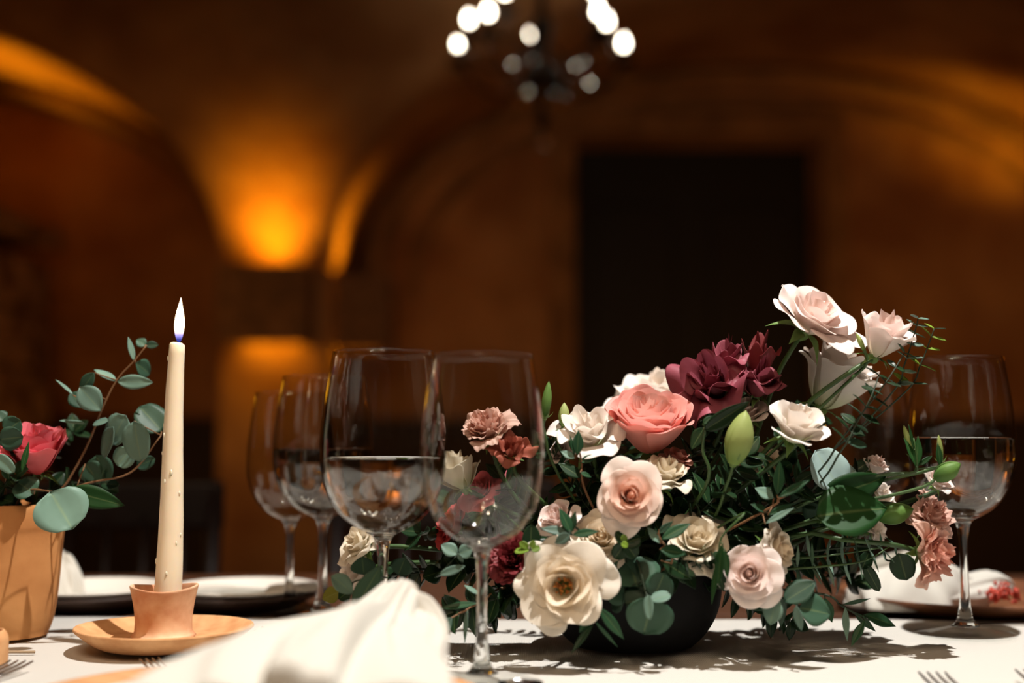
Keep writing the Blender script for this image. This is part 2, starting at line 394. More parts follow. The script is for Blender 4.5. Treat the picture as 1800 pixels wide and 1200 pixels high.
# ------------------------------------------------------------------ GLASSES
def glass_mat(name, ior=1.47, tint=(.97, .98, .98)):
    m = bpy.data.materials.new(name); m.use_nodes = True; nt = m.node_tree; nt.nodes.remove(nt.nodes['Principled BSDF'])
    g = nt.nodes.new('ShaderNodeBsdfGlass'); g.inputs['IOR'].default_value = ior; g.inputs['Roughness'].default_value = 0; g.inputs[0].default_value = tint + (1,)
    nt.links.new(g.outputs[0], nt.nodes['Material Output'].inputs[0]); return m
def thin_glass(name='thin_glass', front=1.0, back=.7):
    m = bpy.data.materials.new(name); m.use_nodes = True; nt = m.node_tree; nt.nodes.remove(nt.nodes['Principled BSDF']); L = nt.links
    t = nt.nodes.new('ShaderNodeBsdfTransparent'); t.inputs[0].default_value = (.975, .98, .975, 1)
    g = nt.nodes.new('ShaderNodeBsdfGlossy'); g.inputs['Roughness'].default_value = .01
    lw = nt.nodes.new('ShaderNodeFresnel'); ge = nt.nodes.new('ShaderNodeNewGeometry'); mr = nt.nodes.new('ShaderNodeMapRange')
    mr.inputs[3].default_value = 1.5; mr.inputs[4].default_value = 1/1.5; L.new(ge.outputs['Backfacing'], mr.inputs[0]); L.new(mr.outputs[0], lw.inputs['IOR'])
    m2 = nt.nodes.new('ShaderNodeMapRange'); m2.inputs[3].default_value = front; m2.inputs[4].default_value = back; L.new(ge.outputs['Backfacing'], m2.inputs[0])
    mu = nt.nodes.new('ShaderNodeMath'); mu.operation = 'MULTIPLY'; L.new(lw.outputs[0], mu.inputs[0]); L.new(m2.outputs[0], mu.inputs[1])
    mx = nt.nodes.new('ShaderNodeMixShader'); L.new(mu.outputs[0], mx.inputs[0]); L.new(t.outputs[0], mx.inputs[1]); L.new(g.outputs[0], mx.inputs[2])
    L.new(mx.outputs[0], nt.nodes['Material Output'].inputs[0]); return m
G_stem = glass_mat('clear_glass'); G_bowl = thin_glass(); G_foot = thin_glass('thin_foot_glass', .45, .1); G_water = glass_mat('water', 1.333, (1, 1, 1))
BOWL = [(.0045, .101), (.010, .104), (.018, .1075), (.029, .115), (.038, .126), (.0445, .140), (.0478, .155), (.0487, .168), (.0482, .185), (.0462, .207), (.0432, .229), (.0395, .252)]
def interp_prof(prof, n=4):
    pts = curve([(r, 0, z) for r, z in prof], n*(len(prof)-1)); return [(max(p.x, 1e-4), p.z) for p in pts]
def wine_glass(px, Y, label, rs=1.0, hs=1.0, water=None, group=None, tilt=0):
    x = (px-900)/F*Y*1.0
    fw_at = P(px, 1100, Y); x = fw_at.x
    base = Vector((x, Y, CT + .0005))
    t = thing('wine_glass', label, 'wine glass', base, group)
    S = lambda prof: [(r*rs, z*hs) for r, z in prof]
    outer = S(interp_prof(BOWL)); inner = [(max(1e-4, r-.0011), z + (.0025 if i < 8 else .0006*(1-i/len(outer)))) for i, (r, z) in enumerate(outer)]
    inner = [(1e-4, inner[0][1]+.0018)] + [q for q in inner[3:]]
    prof = outer + [(outer[-1][0]-.00055, outer[-1][1]+.0005)] + inner[::-1]
    prof = [(1e-4, outer[0][1])] + prof
    MB().lathe(prof, base, 64).obj('bowl', G_bowl, t)
    stem = S([(.0001, .006), (.0125, .0075), (.0095, .010), (.0068, .016), (.0050, .028), (.0040, .045), (.0037, .065), (.0042, .085), (.0055, .096), (.0085, .1025), (.0125, .1052), (.0001, .1056)])
    MB().lathe(S([(r/rs, z/hs) for r, z in interp_prof(stem, 3)]), base, 40).obj('stem', G_stem, t)
    foot = S([(.0001, 0), (.0440, 0), (.0455, .0006), (.0455, .0013), (.036, .0028), (.024, .0048), (.0125, .0073), (.0001, .0075)])
    MB().lathe(foot, base, 64).obj('foot', G_foot, t)
    for q in t.children:
        if q.name.startswith('stem'): q.cycles.is_caustics_caster = True
    if water:
        zl = water; w_ = []
        for r, z in inner:
            if z < zl: w_.append((max(1e-4, r-.0002), z+.0002))
        rl = w_[-1][0] + (0 if w_[-1][1] > zl-.003 else 0)
        for i in range(len(inner)-1):
            if inner[i][1] < zl <= inner[i+1][1]:
                f = (zl-inner[i][1])/(inner[i+1][1]-inner[i][1]); rl = inner[i][0] + f*(inner[i+1][0]-inner[i][0]) - .0002
        w_ += [(rl, zl+.0008), (rl-.0012, zl), (rl*.5, zl-.0002), (1e-4, zl-.0002)]
        o = MB().lathe(w_, base, 64).obj('water', G_water, t); o.cycles.is_caustics_caster = True; o['label'] = 'still water filling the lower bowl'
    return t
wine_glass(672, 1.055, 'tall wine glass half full of water behind the cream napkin, left of the front pair', 1.045, .985, .163)
wine_glass(847, .975, 'empty wine glass at the very front, its stem standing in front of the flowers', .955, .958)
wine_glass(508, 1.36, 'empty stemmed glass at the back left, furthest left of all the glasses', .93, .89)
wine_glass(566, 1.315, 'stemmed glass of water at the back left, beside the tall front water glass', 1.04, .95, .166)
wine_glass(1697, 1.205, 'wine glass of water at the right end of the flower arrangement', .985, 1.0, .178)
wine_glass(1527, 1.38, 'empty stemmed glass behind the right-hand side of the flowers', 1.0, .95)

# ------------------------------------------------------------------ CANDLE + HOLDER
clay = mat('peach_clay', (224, 172, 122), .85, spec=.2, noise=55, col2=(202, 146, 98), bump=(120, .3, .0006))
clay_dk = mat('scorched_clay', (240, 206, 170), .85, spec=.2, noise=26, col2=(198, 138, 100), bump=(120, .3, .0006))
hx = P(287, 1130, 1.135).x; hy = 1.135
holder = thing('candle_holder', 'handmade peach clay candle cup on its attached round saucer', 'candle holder', (hx, hy, CT))
def wob(amp, k, ph, ov=1.0): 
    return lambda p, a: Vector((p.x*(1+amp*math.sin(k*a+ph)), p.y*(1+amp*math.sin(k*a+ph))*ov, p.z*(1+amp*1.6*math.sin(2*a+ph))))
MB().lathe(interp_prof([(.0001, .0008), (.045, .001), (.056, .003), (.066, .009), (.0745, .0155), (.0755, .0175), (.0735, .0185), (.064, .0135), (.05, .0085), (.025, .008), (.0001, .008)], 3), (hx, hy, CT), 64, wob(.012, 3, .6, .92)).obj('saucer', clay, holder)
MB().lathe(interp_prof([(.0001, .0085), (.0255, .009), (.0238, .014), (.0235, .024), (.0250, .036), (.0275, .0475), (.0283, .0510), (.0272, .0520), (.0255, .0500), (.0230, .040), (.0210, .030), (.0150, .0275), (.0001, .0272)], 3), (hx, hy, CT), 48, wob(.02, 2, 1.1)).obj('cup', clay_dk, holder)
wax = bpy.data.materials.new('beeswax'); wax.use_nodes = True
bb = wax.node_tree.nodes['Principled BSDF']; bb.inputs['Base Color'].default_value = lin((245, 226, 196)); bb.inputs['Roughness'].default_value = .4
bb.inputs['Subsurface Weight'].default_value = .35; bb.inputs['Subsurface Radius'].default_value = (.01, .006, .003); bb.inputs['Subsurface Scale'].default_value = .6
c0 = Vector((hx + .003, hy-.002, CT+.0285)); ctop = P(312, 606, hy+.0)
cnd = thing('taper_candle', 'tall pale beeswax taper candle burning in the clay cup', 'candle', c0)
cp = []; cr = []
for i in range(31):
    t = i/30; p = c0.lerp(ctop, t); p.x += .0008*math.sin(t*6) ; cp.append(p); cr.append(.0122*(1-t)+.0066*t + .00008*math.sin(t*40))
cp += [ctop + Vector((.0001, 0, .0012)), ctop+Vector((.0002, 0, .0022))]; cr += [.0058, .0035]
MB().tube(cp, cr, 28).obj('wax_body', wax, cnd)
dr_ = MB(); rnd = random.Random(8)
for i in range(12):
    t = rnd.uniform(.1, .95); a = rnd.uniform(PI*.9, PI*1.9); p = c0.lerp(ctop, t); r = .0122*(1-t)+.0066*t
    p.x += .0008*math.sin(t*6)
    dr_.ball(p + Vector((math.cos(a)*r, math.sin(a)*r, 0)), rnd.uniform(.0007, .0013), 6, (1, 1, 2.2))
dr_.obj('wax_drips', wax, cnd)
MB().tube(curve([ctop+Vector((0, 0, .001)), ctop+Vector((.0004, 0, .005)), ctop+Vector((.0014, 0, .009))], 6), .0006, 6).obj('wick', mat('wick', (40, 30, 25), .9), cnd)
flame_m = bpy.data.materials.new('candle_flame'); flame_m.use_nodes = True; nt = flame_m.node_tree
nt.nodes.remove(nt.nodes['Principled BSDF'])
tc = nt.nodes.new('ShaderNodeAttribute'); tc.attribute_name = 'g'; sp_ = nt.nodes.new('ShaderNodeSeparateColor'); nt.links.new(tc.outputs['Color'], sp_.inputs[0])
rp = nt.nodes.new('ShaderNodeValToRGB'); els = rp.color_ramp.elements; els[0].position = .05; els[0].color = (.03, .05, .35, 1); els[1].position = .28; els[1].color = (1, .72, .42, 1)
e2 = els.new(.2); e2.color = (.25, .2, .45, 1)
st = nt.nodes.new('ShaderNodeMapRange'); st.inputs[1].default_value = .08; st.inputs[2].default_value = .45; st.inputs[3].default_value = 1.0; st.inputs[4].default_value = 9
em = nt.nodes.new('ShaderNodeEmission'); nt.links.new(sp_.outputs[0], rp.inputs[0]); nt.links.new(rp.outputs[0], em.inputs[0])
nt.links.new(sp_.outputs[0], st.inputs[0]); nt.links.new(st.outputs[0], em.inputs[1]); nt.links.new(em.outputs[0], nt.nodes['Material Output'].inputs[0])
fb = MB(); fbase = ctop + Vector((.0012, 0, .0015)); prof = [(.0002, 0), (.0022, .003), (.0036, .008), (.0044, .014), (.0043, .019), (.0035, .025), (.0022, .031), (.0010, .036), (.0002, .0395)]
prof = interp_prof(prof, 3); n0 = 16
fb.lathe(prof, fbase, n0, lambda p, a: Vector((p.x + .0012*(p.z/.04)**2, p.y*.8, p.z)))
fb.c = [(min(1, prof[i//n0][1]/.0395), 0) for i in range(len(fb.v))]
fo = fb.obj('flame', flame_m, cnd); fo['label'] = 'bright yellow flame with a blue base'
light('POINT', 'candle_light', tuple(fbase+Vector((0, 0, .02))), .25, (1, .6, .25), .004)

# ------------------------------------------------------------------ PLANT BUILDERS
rose_petals = {
 'white':  petal_mat('petal_white', (250, 238, 226), (250, 243, 236), (226, 232, 190)),
 'blush':  petal_mat('petal_blush', (250, 224, 214), (253, 242, 236), (242, 230, 205)),
 'cream':  petal_mat('petal_cream', (248, 230, 202), (251, 243, 230), (232, 224, 180)),
 'peachy': petal_mat('petal_peachy', (248, 196, 170), (253, 240, 230), (244, 214, 184), .35),
 'green':  petal_mat('petal_green', (96, 132, 60), (112, 148, 74), (70, 108, 48), .2),
 'ivory':  petal_mat('petal_ivory', (240, 226, 200), (244, 236, 220), (206, 210, 160)),
 'salmon': petal_mat('petal_salmon', (255, 214, 200), (250, 178, 168), (242, 142, 124), .35),
 'coral':  petal_mat('petal_coral', (214, 70, 66), (226, 92, 92), (196, 60, 50), .2),
 'rosepink': petal_mat('petal_rosepink', (236, 120, 130), (240, 128, 138), (214, 84, 86), .25),
 'mauve':  petal_mat('petal_mauve', (132, 54, 66), (186, 98, 114), (132, 58, 66), .3, .15),
 'burgundy': petal_mat('petal_burgundy', (120, 36, 40), (142, 52, 56), (90, 28, 28), .18, .2),
 'dusty':  petal_mat('petal_dusty', (232, 180, 160), (238, 200, 184), (214, 204, 156), .3, .1),
 'peach':  petal_mat('petal_peach', (238, 168, 150), (240, 198, 178), (226, 206, 160), .3, .1),
 'rust':   petal_mat('petal_rust', (170, 84, 66), (196, 112, 92), (150, 90, 60), .22, .15),
 'lime':   petal_mat('petal_lime', (168, 184, 104), (186, 198, 128), (128, 156, 80), .25),
}
stem_m = mat('green_stem', (62, 92, 42), .5, noise=40, col2=(44, 70, 32))
stem_dk = mat('dark_green_stem', (30, 46, 24), .6)
stem_br = mat('reddish_twig', (120, 84, 52), .6)
calyx_m = mat('sepal_green', (92, 122, 56), .55)
stamen_m = mat('amber_stamen', (186, 112, 30), .7, noise=300, col2=(130, 70, 18))
LM = {'silver': leaf_mat('leaf_silver_dollar', (116, 146, 130), (150, 168, 156)),
      'euca':   leaf_mat('leaf_eucalyptus', (64, 94, 74), (112, 136, 120)),
      'ruscus': leaf_mat('leaf_ruscus', (34, 58, 34), (54, 80, 46), .35),
      'olive':  leaf_mat('leaf_olive', (44, 80, 52), (118, 146, 122), .4),
      'lily':   leaf_mat('leaf_lily', (36, 76, 34), (58, 100, 46), .5, .2),
      'pale':   leaf_mat('leaf_pale_blue', (168, 192, 186), (176, 194, 188)),
      'yellow': leaf_mat('leaf_yellow', (140, 138, 50), (150, 150, 70)),
      'lime':   leaf_mat('leaf_young', (120, 150, 52), (140, 160, 80))}

def grid(fn, nu, nv):
    vs = []; cs = []
    for j in range(nv+1):
        for i in range(nu+1):
            p, c = fn(-1+2*i/nu, j/nv); vs.append(p); cs.append(c)
    fs = [(j*(nu+1)+i, j*(nu+1)+i+1, (j+1)*(nu+1)+i+1, (j+1)*(nu+1)+i) for j in range(nv) for i in range(nu)]
    return vs, fs, cs
def bloom_petals(kind, R, H, rnd, n=26, openness=.8, hout=.55, lip=.35, ruf=.05, frill=0, r_in=.07, start=0.0, tip=.06, wide=1.0):
    """list of petals (verts, faces, cols) in local space, z up, centre of the bloom at origin"""
    out = []; ph0 = rnd.uniform(0, 6.28)
    for i in range(n):
        t = start + (1-start)*i/(n-1); ph = ph0 + i*2.399 + rnd.uniform(-.12, .12)
        Rt = R*(r_in + (1-r_in)*t**.95)*rnd.uniform(.93, 1.05); r0 = R*(.04+.08*t)
        h = H*(1-(1-hout)*t**1.5)*rnd.uniform(.93, 1.05); span = (1.35*(1-t)**1.2 + .66)*rnd.uniform(.9, 1.12)*wide
        if frill: span *= 1.05
        a = 1-t*openness; lp = lip*(.15+t)*rnd.uniform(.5, 1.4); e = rnd.uniform(.02, .16)*t
        f1, f2, p1, p2 = rnd.uniform(2, 4), rnd.uniform(5, 8), rnd.uniform(0, 6), rnd.uniform(0, 6)
        tp = tip*rnd.uniform(.3, 1.6)*(.1+.9*t); cl = .55*max(0, 1-t/.28); skew = rnd.uniform(-.12, .12); rr = ruf*rnd.uniform(.6, 1.5)
        def fn(u, v):
            vv = v*(1-.20*abs(u)**2.6) + skew*u*v*.25
            wd = .38 + .62*math.sin(min(1, v*1.2)*PI/2)
            an = ph + span*u*wd
            r = r0 + (Rt-r0)*(a*math.sin(min(1, max(0, vv))*PI/2)**.75 + (1-a)*max(0, vv)**1.25)
            z = h*max(0, vv)**(.9+.5*a*.6)
            k = max(0, (vv-.62)/.38)**2
            r *= 1-cl*vv**2.2
            r += lp*k*R*.42; z -= lp*k*H*.45
            r += e*R*abs(u)**4*vv
            r += rr*R*math.sin(f1*u+p1)*vv**3; z += rr*H*math.sin(f2*u+p2)*vv**4
            z += tp*H*math.exp(-(u/.22)**2)*max(0, (v-.75)/.25)**2*(.6 if k == 0 else 1)
            if frill:
                fr_ = frill*vv**5
                r += fr_*R*math.sin(15*u+p1)*.8; z += fr_*H*(math.sin(21*u+p2)+.6*math.sin(37*u+p1)); an += fr_*.35*math.sin(18*u+p2)
            return (Vector((r*math.cos(an), r*math.sin(an), z - H*.45)), (t, v))
        out.append(grid(fn, 16 if frill else 10, 9))
        if frill: out[-1] = grid(fn, 26, 10)
    return out
def sepals(mb, s, rnd, n=5, drop=.4):
    for k in range(n):
        a = 2*PI*k/n + rnd.uniform(-.2, .2); d = rnd.uniform(.6, 1.2)*drop
        def fn(u, v):
            w = s*.16*math.sin(PI*min(1, v*.9+.1))**.8*(1-v*.75)
            r = s*(.12 + .55*v); z = -s*d*v*v*.9 + s*.1*v
            return (Vector((math.cos(a)*r - math.sin(a)*u*w, math.sin(a)*r + math.cos(a)*u*w, z + abs(u)*w*.3)), (1, v))
        mb.add(*grid(fn, 2, 6))
BOWLX = P(1112, 1060, 1.15).x; BOWLY = 1.15
FOCUS = Vector((BOWLX, BOWLY, CT+.055))
def xf(vs, Q, c): return [c + Q @ Vector(v) for v in vs]
SEED = [100]
def flower(label, col, px, py, Y, rpx, axis, name='garden_rose', cat='rose', H=.9, n=26, nouter=6, stem=None, foc=None, stamens=False, calyx=True, stem_w=.0021, group=None, **kw):
    SEED[0] += 1; rnd = random.Random(SEED[0])
    R = M_(rpx, Y); Hh = R*H; c = P(px, py, Y); ax = Vector(axis).normalized()
    Q = ax.to_track_quat('Z', 'Y') @ Quaternion((0, 0, 1), rnd.uniform(0, 6.28))
    f = foc or FOCUS
    base = c - ax*Hh*.47
    t = thing(name, label, cat, base, group)
    pet = bloom_petals(col, R*.93, Hh, rnd, n=n, **kw)
    core = MB()
    if not stamens:
        cb = MB().lathe([(1e-4, -.4*Hh), (R*.09, -.2*Hh), (R*.12, .1*Hh), (R*.10, .30*Hh), (R*.05, .41*Hh), (1e-4, .44*Hh)], (0, 0, 0), 12)
        core.add(xf(cb.v, Q, c), cb.f, [(0, .7)]*len(cb.v))
    for p in pet[:-nouter]: core.add(xf(p[0], Q, c), p[1], p[2])
    m = rose_petals[col]
    o = core.obj('bloom', m, t); subs(o)
    for p in pet[-nouter:]:
        o = MB().add(xf(p[0], Q, c), p[1], p[2]).obj('petal', m, t); solid(o, .0005); subs(o)
    if stamens:
        s = MB()
        for k in range(46):
            a = rnd.uniform(0, 6.28); rr = R*.19*math.sqrt(rnd.random()); top = Vector((rr*math.cos(a), rr*math.sin(a), Hh*rnd.uniform(.22, .34)-Hh*.3))
            s.tube(xf([Vector((rr*.4*math.cos(a), rr*.4*math.sin(a), -Hh*.45)), top], Q, c), R*.008, 4); s.ball(c + Q @ top, R*.026, 4)
        s.obj('stamens', stamen_m, t)
    if calyx:
        cx = MB(); cx.ball((0, 0, 0), R*.16, 6, (1, 1, 1.3)); sepals(cx, R*.95, rnd)
        vs = xf(cx.v, Q, base); MB().add(vs, cx.f, cx.c).obj('calyx', calyx_m, t)
    end = f + Vector((rnd.uniform(-.02, .02), rnd.uniform(-.015, .015), rnd.uniform(-.01, .01)))
    mid = [P(*q) for q in stem] if stem else [base + (end-base)*.35 - ax*R*.5 + Vector((0, .01, -.01))]
    MB().tube(curve([base] + mid + [end], 14), stem_w, 7).obj('stem', stem_m, t)
    return t
def bud(label, px, py, Y, L, axis, col='lime', wd=.3, stem=None, foc=None, n=5, name='flower_bud', cat='bud', sw=.0014, frill_tip=0):
    """closed bud: overlapping pointed petals; L length in px"""
    SEED[0] += 1; rnd = random.Random(SEED[0]); Lm = M_(L, Y); ax = Vector(axis).normalized(); c = P(px, py, Y); base = c - ax*Lm*.5
    Q = ax.to_track_quat('Z', 'Y') @ Quaternion((0, 0, 1), rnd.uniform(0, 6.28))
    t = thing(name, label, cat, base)
    for k in range(n):
        ph = 2*PI*k/n + rnd.uniform(-.1, .1); tw = rnd.uniform(.3, .6)
        def fn(u, v):
            r = Lm*wd*.5*(math.sin(PI*min(1, .08+v*.92))**.7)*(1+.08*math.cos(3*ph)); an = ph + u*PI/n*1.35 + tw*v
            if frill_tip: r += Lm*.05*v**6
            return (Vector((r*math.cos(an)*(1+.05*u), r*math.sin(an), Lm*v*(1-.04*abs(u)))), (k/n, v))
        p = grid(fn, 6, 12); MB().add(xf(p[0], Q, base), p[1], p[2]).obj('petal', rose_petals[col], t)
    cx = MB(); sepals(cx, Lm*.35, rnd, 5, -.7); cx.ball((0, 0, 0), Lm*.07, 6)
    MB().add(xf(cx.v, Q, base), cx.f, cx.c).obj('calyx', calyx_m, t)
    end = foc or FOCUS
    mid = [P(*q) for q in stem] if stem else [base - ax*Lm*.8]
    MB().tube(curve([base]+mid+[end], 12), sw, 6).obj('stem', stem_m, t)
    return t

def leaf_geo(L, W, shape, rnd, bend=.2, fold=.12, wave=.03):
    pw = {'round': .5, 'oval': .8, 'lance': 1.0, 'lily': .85}[shape]
    def fn(u, v):
        if shape == 'round': s = math.sqrt(max(0, 1-(2*v-1)**2))*(1+.05*math.sin(5*v+bend*9))
        elif shape == 'oval': s = math.sin(PI*v)**.75*(1+.15*(1-2*v))
        elif shape == 'lily': s = math.sin(PI*v**.78)**.85
        else: s = math.sin(PI*v**.9)**1.1
        x = L*v; y = W/2*u*s; z = -bend*L*v*v + fold*W*abs(u)*s + wave*W*math.sin(6*v+u*2)*u
        return (Vector((x, y, z)), (abs(u), v))
    return grid(fn, 6, 10)
def put_leaf(parent, base, tip, W, mkey, shape='oval', up=(0, -.6, .8), bend=.15, fold=.12, roll=0, label=None, rnd=random):
    base = Vector(base); tip = Vector(tip); d = tip-base; L = d.length; d.normalize(); u = Vector(up); u = (u - d*u.dot(d)).normalized()
    s = u.cross(d); Rm = Matrix((d, s, u)).transposed()
    if roll: Rm = Rm @ Matrix.Rotation(roll, 3, 'X')
    vs, fs, cs = leaf_geo(L, W, shape, rnd, bend, fold)
    o = MB().add([base + Rm @ v for v in vs], fs, cs).obj('leaf', LM[mkey], parent); solid(o, .0004)
    if label: o['label'] = label
    return o
def sprig(label, path, n, Lf, Wf, mkey, shape='oval', name='foliage_sprig', cat='foliage', twig=None, tw=.0011, spread=1.0, pairs=True, taper=.5, start=.15, seed=None, stem_from=None, droop=.0, terminal=True, jit=.25, bend=.15):
    """path: list of (px,py,Y) from the base to the tip; leaves in pairs along it. Lf, Wf in px"""
    SEED[0] += 1; rnd = random.Random(seed or SEED[0])
    pts = [Vector(stem_from)] if stem_from is not None else []
    pts += [P(*q) for q in path]; cv = curve(pts, 24)
    Ym = path[-1][2]; t = thing(name, label, cat, cv[0])
    MB().tube(cv, [tw*(1-.55*i/(len(cv)-1)) for i in range(len(cv))], 6).obj('stem', twig or stem_dk, t)
    for i in range(n):
        f = start + (1-start)*i/max(1, n-1) if n > 1 else 1
        q = f*(len(cv)-1); a = min(len(cv)-2, int(q)); p = cv[a].lerp(cv[a+1], q-a); d = (cv[a+1]-cv[a]).normalized()
        ref = d.orthogonal().normalized(); rot = i*(PI/2 + rnd.uniform(-.3, .3)) + rnd.uniform(-.4, .4)
        sc = (1-taper*f)*rnd.uniform(.85, 1.12)
        for s in ((0, 1) if pairs else (i % 2,)):
            side = Quaternion(d, rot + s*PI + rnd.uniform(-jit, jit)) @ ref
            dirv = (d*(.9-.5*spread*rnd.uniform(.5, 1.2)) + side*spread*rnd.uniform(.7, 1.1) + Vector((0, 0, -droop))).normalized()
            L = M_(Lf, Ym)*sc; upv = (d*.8 - side*.2 + Vector((rnd.uniform(-.3, .3), rnd.uniform(-1.1, -.2), rnd.uniform(-.2, .5))))
            put_leaf(t, p, p + dirv*L, M_(Wf, Ym)*sc, mkey, shape, upv, bend*rnd.uniform(-.5, 1.5), .12, 0, None, rnd)
    if terminal:
        d = (cv[-1]-cv[-2]).normalized(); put_leaf(t, cv[-1], cv[-1]+d*M_(Lf, Ym)*(1-taper)*.9, M_(Wf, Ym)*(1-taper), mkey, shape, (0, -.7, .5), .1)
    return t
def hand_sprig(label, path, leaves, mkey, shape='oval', name='eucalyptus_sprig', cat='eucalyptus', twig=None, tw=.0012, stem_from=None):
    """leaves: (base px,py, tip px,py, width px, Y, dY of tip, roll[, material, shape])"""
    SEED[0] += 1; rnd = random.Random(SEED[0])
    pts = ([Vector(stem_from)] if stem_from is not None else []) + [P(*q) for q in path]; cv = curve(pts, 20)
    t = thing(name, label, cat, cv[0])
    MB().tube(cv, [tw*(1-.5*i/(len(cv)-1)) for i in range(len(cv))], 6).obj('stem', twig or stem_dk, t)
    for lf in leaves:
        bx, by, tx, ty, W, Y, dY, roll = lf[:8]; mk = lf[8] if len(lf) > 8 and lf[8] else mkey; sh = lf[9] if len(lf) > 9 else shape
        b_ = P(bx, by, Y); put_leaf(t, b_, P(tx, ty, Y+dY), M_(W, Y), mk, sh, (rnd.uniform(-.2, .2), -.85, .45), rnd.uniform(.0, .15), .1, roll, None, rnd)
        # short petiole to the nearest stem point
        q = min(cv, key=lambda c: (c-b_).length)
        if .001 < (q-b_).length < .03:
            MB().tube([q, b_], tw*.5, 5).obj('petiole', twig or stem_dk, t)
    return t
# ------------------------------------------------------------------ BOWL + FOAM
bl = thing('flower_bowl', 'matte black round bowl holding the large flower arrangement', 'bowl', (BOWLX, BOWLY, CT))
bowl_m = mat('matte_black_ceramic', (18, 17, 17), .75, spec=.2, noise=60, col2=(12, 11, 11), bump=(150, .3, .0005))
MB().lathe(interp_prof([(.0001, .0005), (.046, .0006), (.054, .003), (.064, .013), (.0725, .028), (.0765, .045), (.0765, .06), (.074, .072), (.0725, .0735), (.071, .072), (.073, .058), (.072, .044), (.062, .016), (.045, .007), (.0001, .006)], 4), (BOWLX, BOWLY, CT), 72).obj('body', bowl_m, bl)
MB().lathe([(.069+.0012*math.sin(a*0), .05) if False else (.0001, .0) for a in ()] or interp_prof([(.0001, .010), (.040, .011), (.058, .020), (.066, .035), (.0675, .058), (.062, .074), (.045, .090), (.02, .098), (.0001, .100)], 3), (BOWLX, BOWLY, CT), 32).obj('floral_foam', mat('dark_green_foam', (22, 36, 20), .95, noise=60, bump=(200, .8, .002)), bl)

# ------------------------------------------------------------------ FLOWERS OF THE ARRANGEMENT
# axis: +x right, -y towards the camera, +z up
flower('blush-white rose standing highest of the arrangement, tilted open to the upper right', 'blush', 1432, 555, 1.12, 96, (.46, -.55, .72), H=.8, n=17, openness=.9, lip=.5, tip=.16, ruf=.06, nouter=7, stem=[(1385, 625, 1.13), (1362, 670, 1.14), (1290, 850, 1.14)])
flower('small blush rose at the upper right, beside the fine eucalyptus tip', 'blush', 1553, 592, 1.10, 56, (.30, -.35, .85), H=1.55, n=14, openness=.5, lip=.35, tip=.16, ruf=.04, hout=.8, stem=[(1500, 650, 1.10), (1430, 700, 1.11), (1390, 745, 1.12)])
flower('large white rose seen from the side beneath the highest blush rose, green at its base', 'white', 1466, 668, 1.16, 74, (.38, -.15, .85), H=1.6, n=20, openness=.25, lip=.5, hout=.9, tip=.16, ruf=.06, nouter=6, stem=[(1420, 770, 1.16)])
flower('wide white rose at the back, rising behind the salmon-pink rose', 'white', 1152, 690, 1.24, 88, (-.1, -.25, .95), H=.85, n=24, openness=.9, lip=.6, ruf=.12, tip=.05)
flower('salmon-pink rose in the upper middle of the arrangement', 'salmon', 1141, 752, 1.11, 78, (-.02, -.5, .86), H=1.35, n=34, openness=.25, lip=.28, hout=.96, tip=.03, nouter=6)
flower('white rose at the upper left of the salmon-pink rose, petals spread like wings', 'white', 1036, 757, 1.10, 76, (-.1, -.5, .8), H=1.0, n=13, openness=.8, lip=.7, ruf=.12, tip=.2, nouter=7)
flower('crumpled mauve lisianthus at the top of the arrangement, left of its darker twin', 'mauve', 1252, 672, 1.12, 66, (-.35, -.55, .7), 'lisianthus', 'lisianthus', H=1.35, n=11, openness=.7, lip=.7, frill=.015, ruf=.26, wide=1.7, tip=0, nouter=6, stem=[(1262, 770, 1.13)])
flower('upright narrow mauve lisianthus bloom poking above the crumpled mauve one', 'mauve', 1280, 632, 1.13, 36, (.0, -.25, 1), 'lisianthus', 'lisianthus', H=2.0, n=6, openness=.5, lip=.6, frill=.012, ruf=.2, wide=1.7, hout=.8, tip=0, nouter=4)
flower('darker mauve lisianthus cup at the top, right of the crumpled mauve one', 'mauve', 1336, 668, 1.12, 48, (.15, -.45, .85), 'lisianthus', 'lisianthus', H=1.5, n=8, openness=.55, lip=.6, frill=.012, ruf=.2, wide=1.7, tip=0, nouter=5)
flower('tall folded burgundy petal cluster behind the darker mauve lisianthus', 'burgundy', 1332, 634, 1.14, 36, (.05, -.1, 1), 'lisianthus', 'lisianthus', H=2.2, n=5, openness=.2, lip=.3, frill=.008, ruf=.16, wide=1.7, hout=.9, tip=0, nouter=4)
flower('white spray rose right of the middle, its face lit and turned up', 'white', 1402, 745, 1.07, 68, (.25, -.5, .83), H=1.15, n=13, openness=.65, lip=.45, tip=.14, nouter=6, stem=[(1378, 800, 1.09)])
flower('pale blush rose half hidden behind the long green bud', 'blush', 1314, 722, 1.13, 40, (-.2, -.5, .8), H=1.2, n=16, openness=.6, lip=.4)
flower('blush-cream rose facing the camera in the centre of the arrangement', 'peachy', 1108, 872, 1.045, 64, (.02, -.93, .18), H=.95, n=24, openness=.8, lip=.5, tip=.03, ruf=.05, nouter=7)
flower('small cream rose tucked between the central blush-cream rose and the salmon one', 'ivory', 1168, 832, 1.08, 54, (.25, -.35, .9), H=1.2, n=20, openness=.5, lip=.5, ruf=.08)
flower('pale blush rose between the front empty glass and the dark leaves', 'blush', 978, 910, 1.08, 42, (-.4, -.6, .6), H=1.1, n=14, openness=.6, lip=.4)
flower('cream rose just above the big open rose with amber stamens', 'cream', 1058, 945, 1.075, 62, (-.1, -.8, .5), H=.9, n=24, openness=.8, lip=.5, ruf=.06)
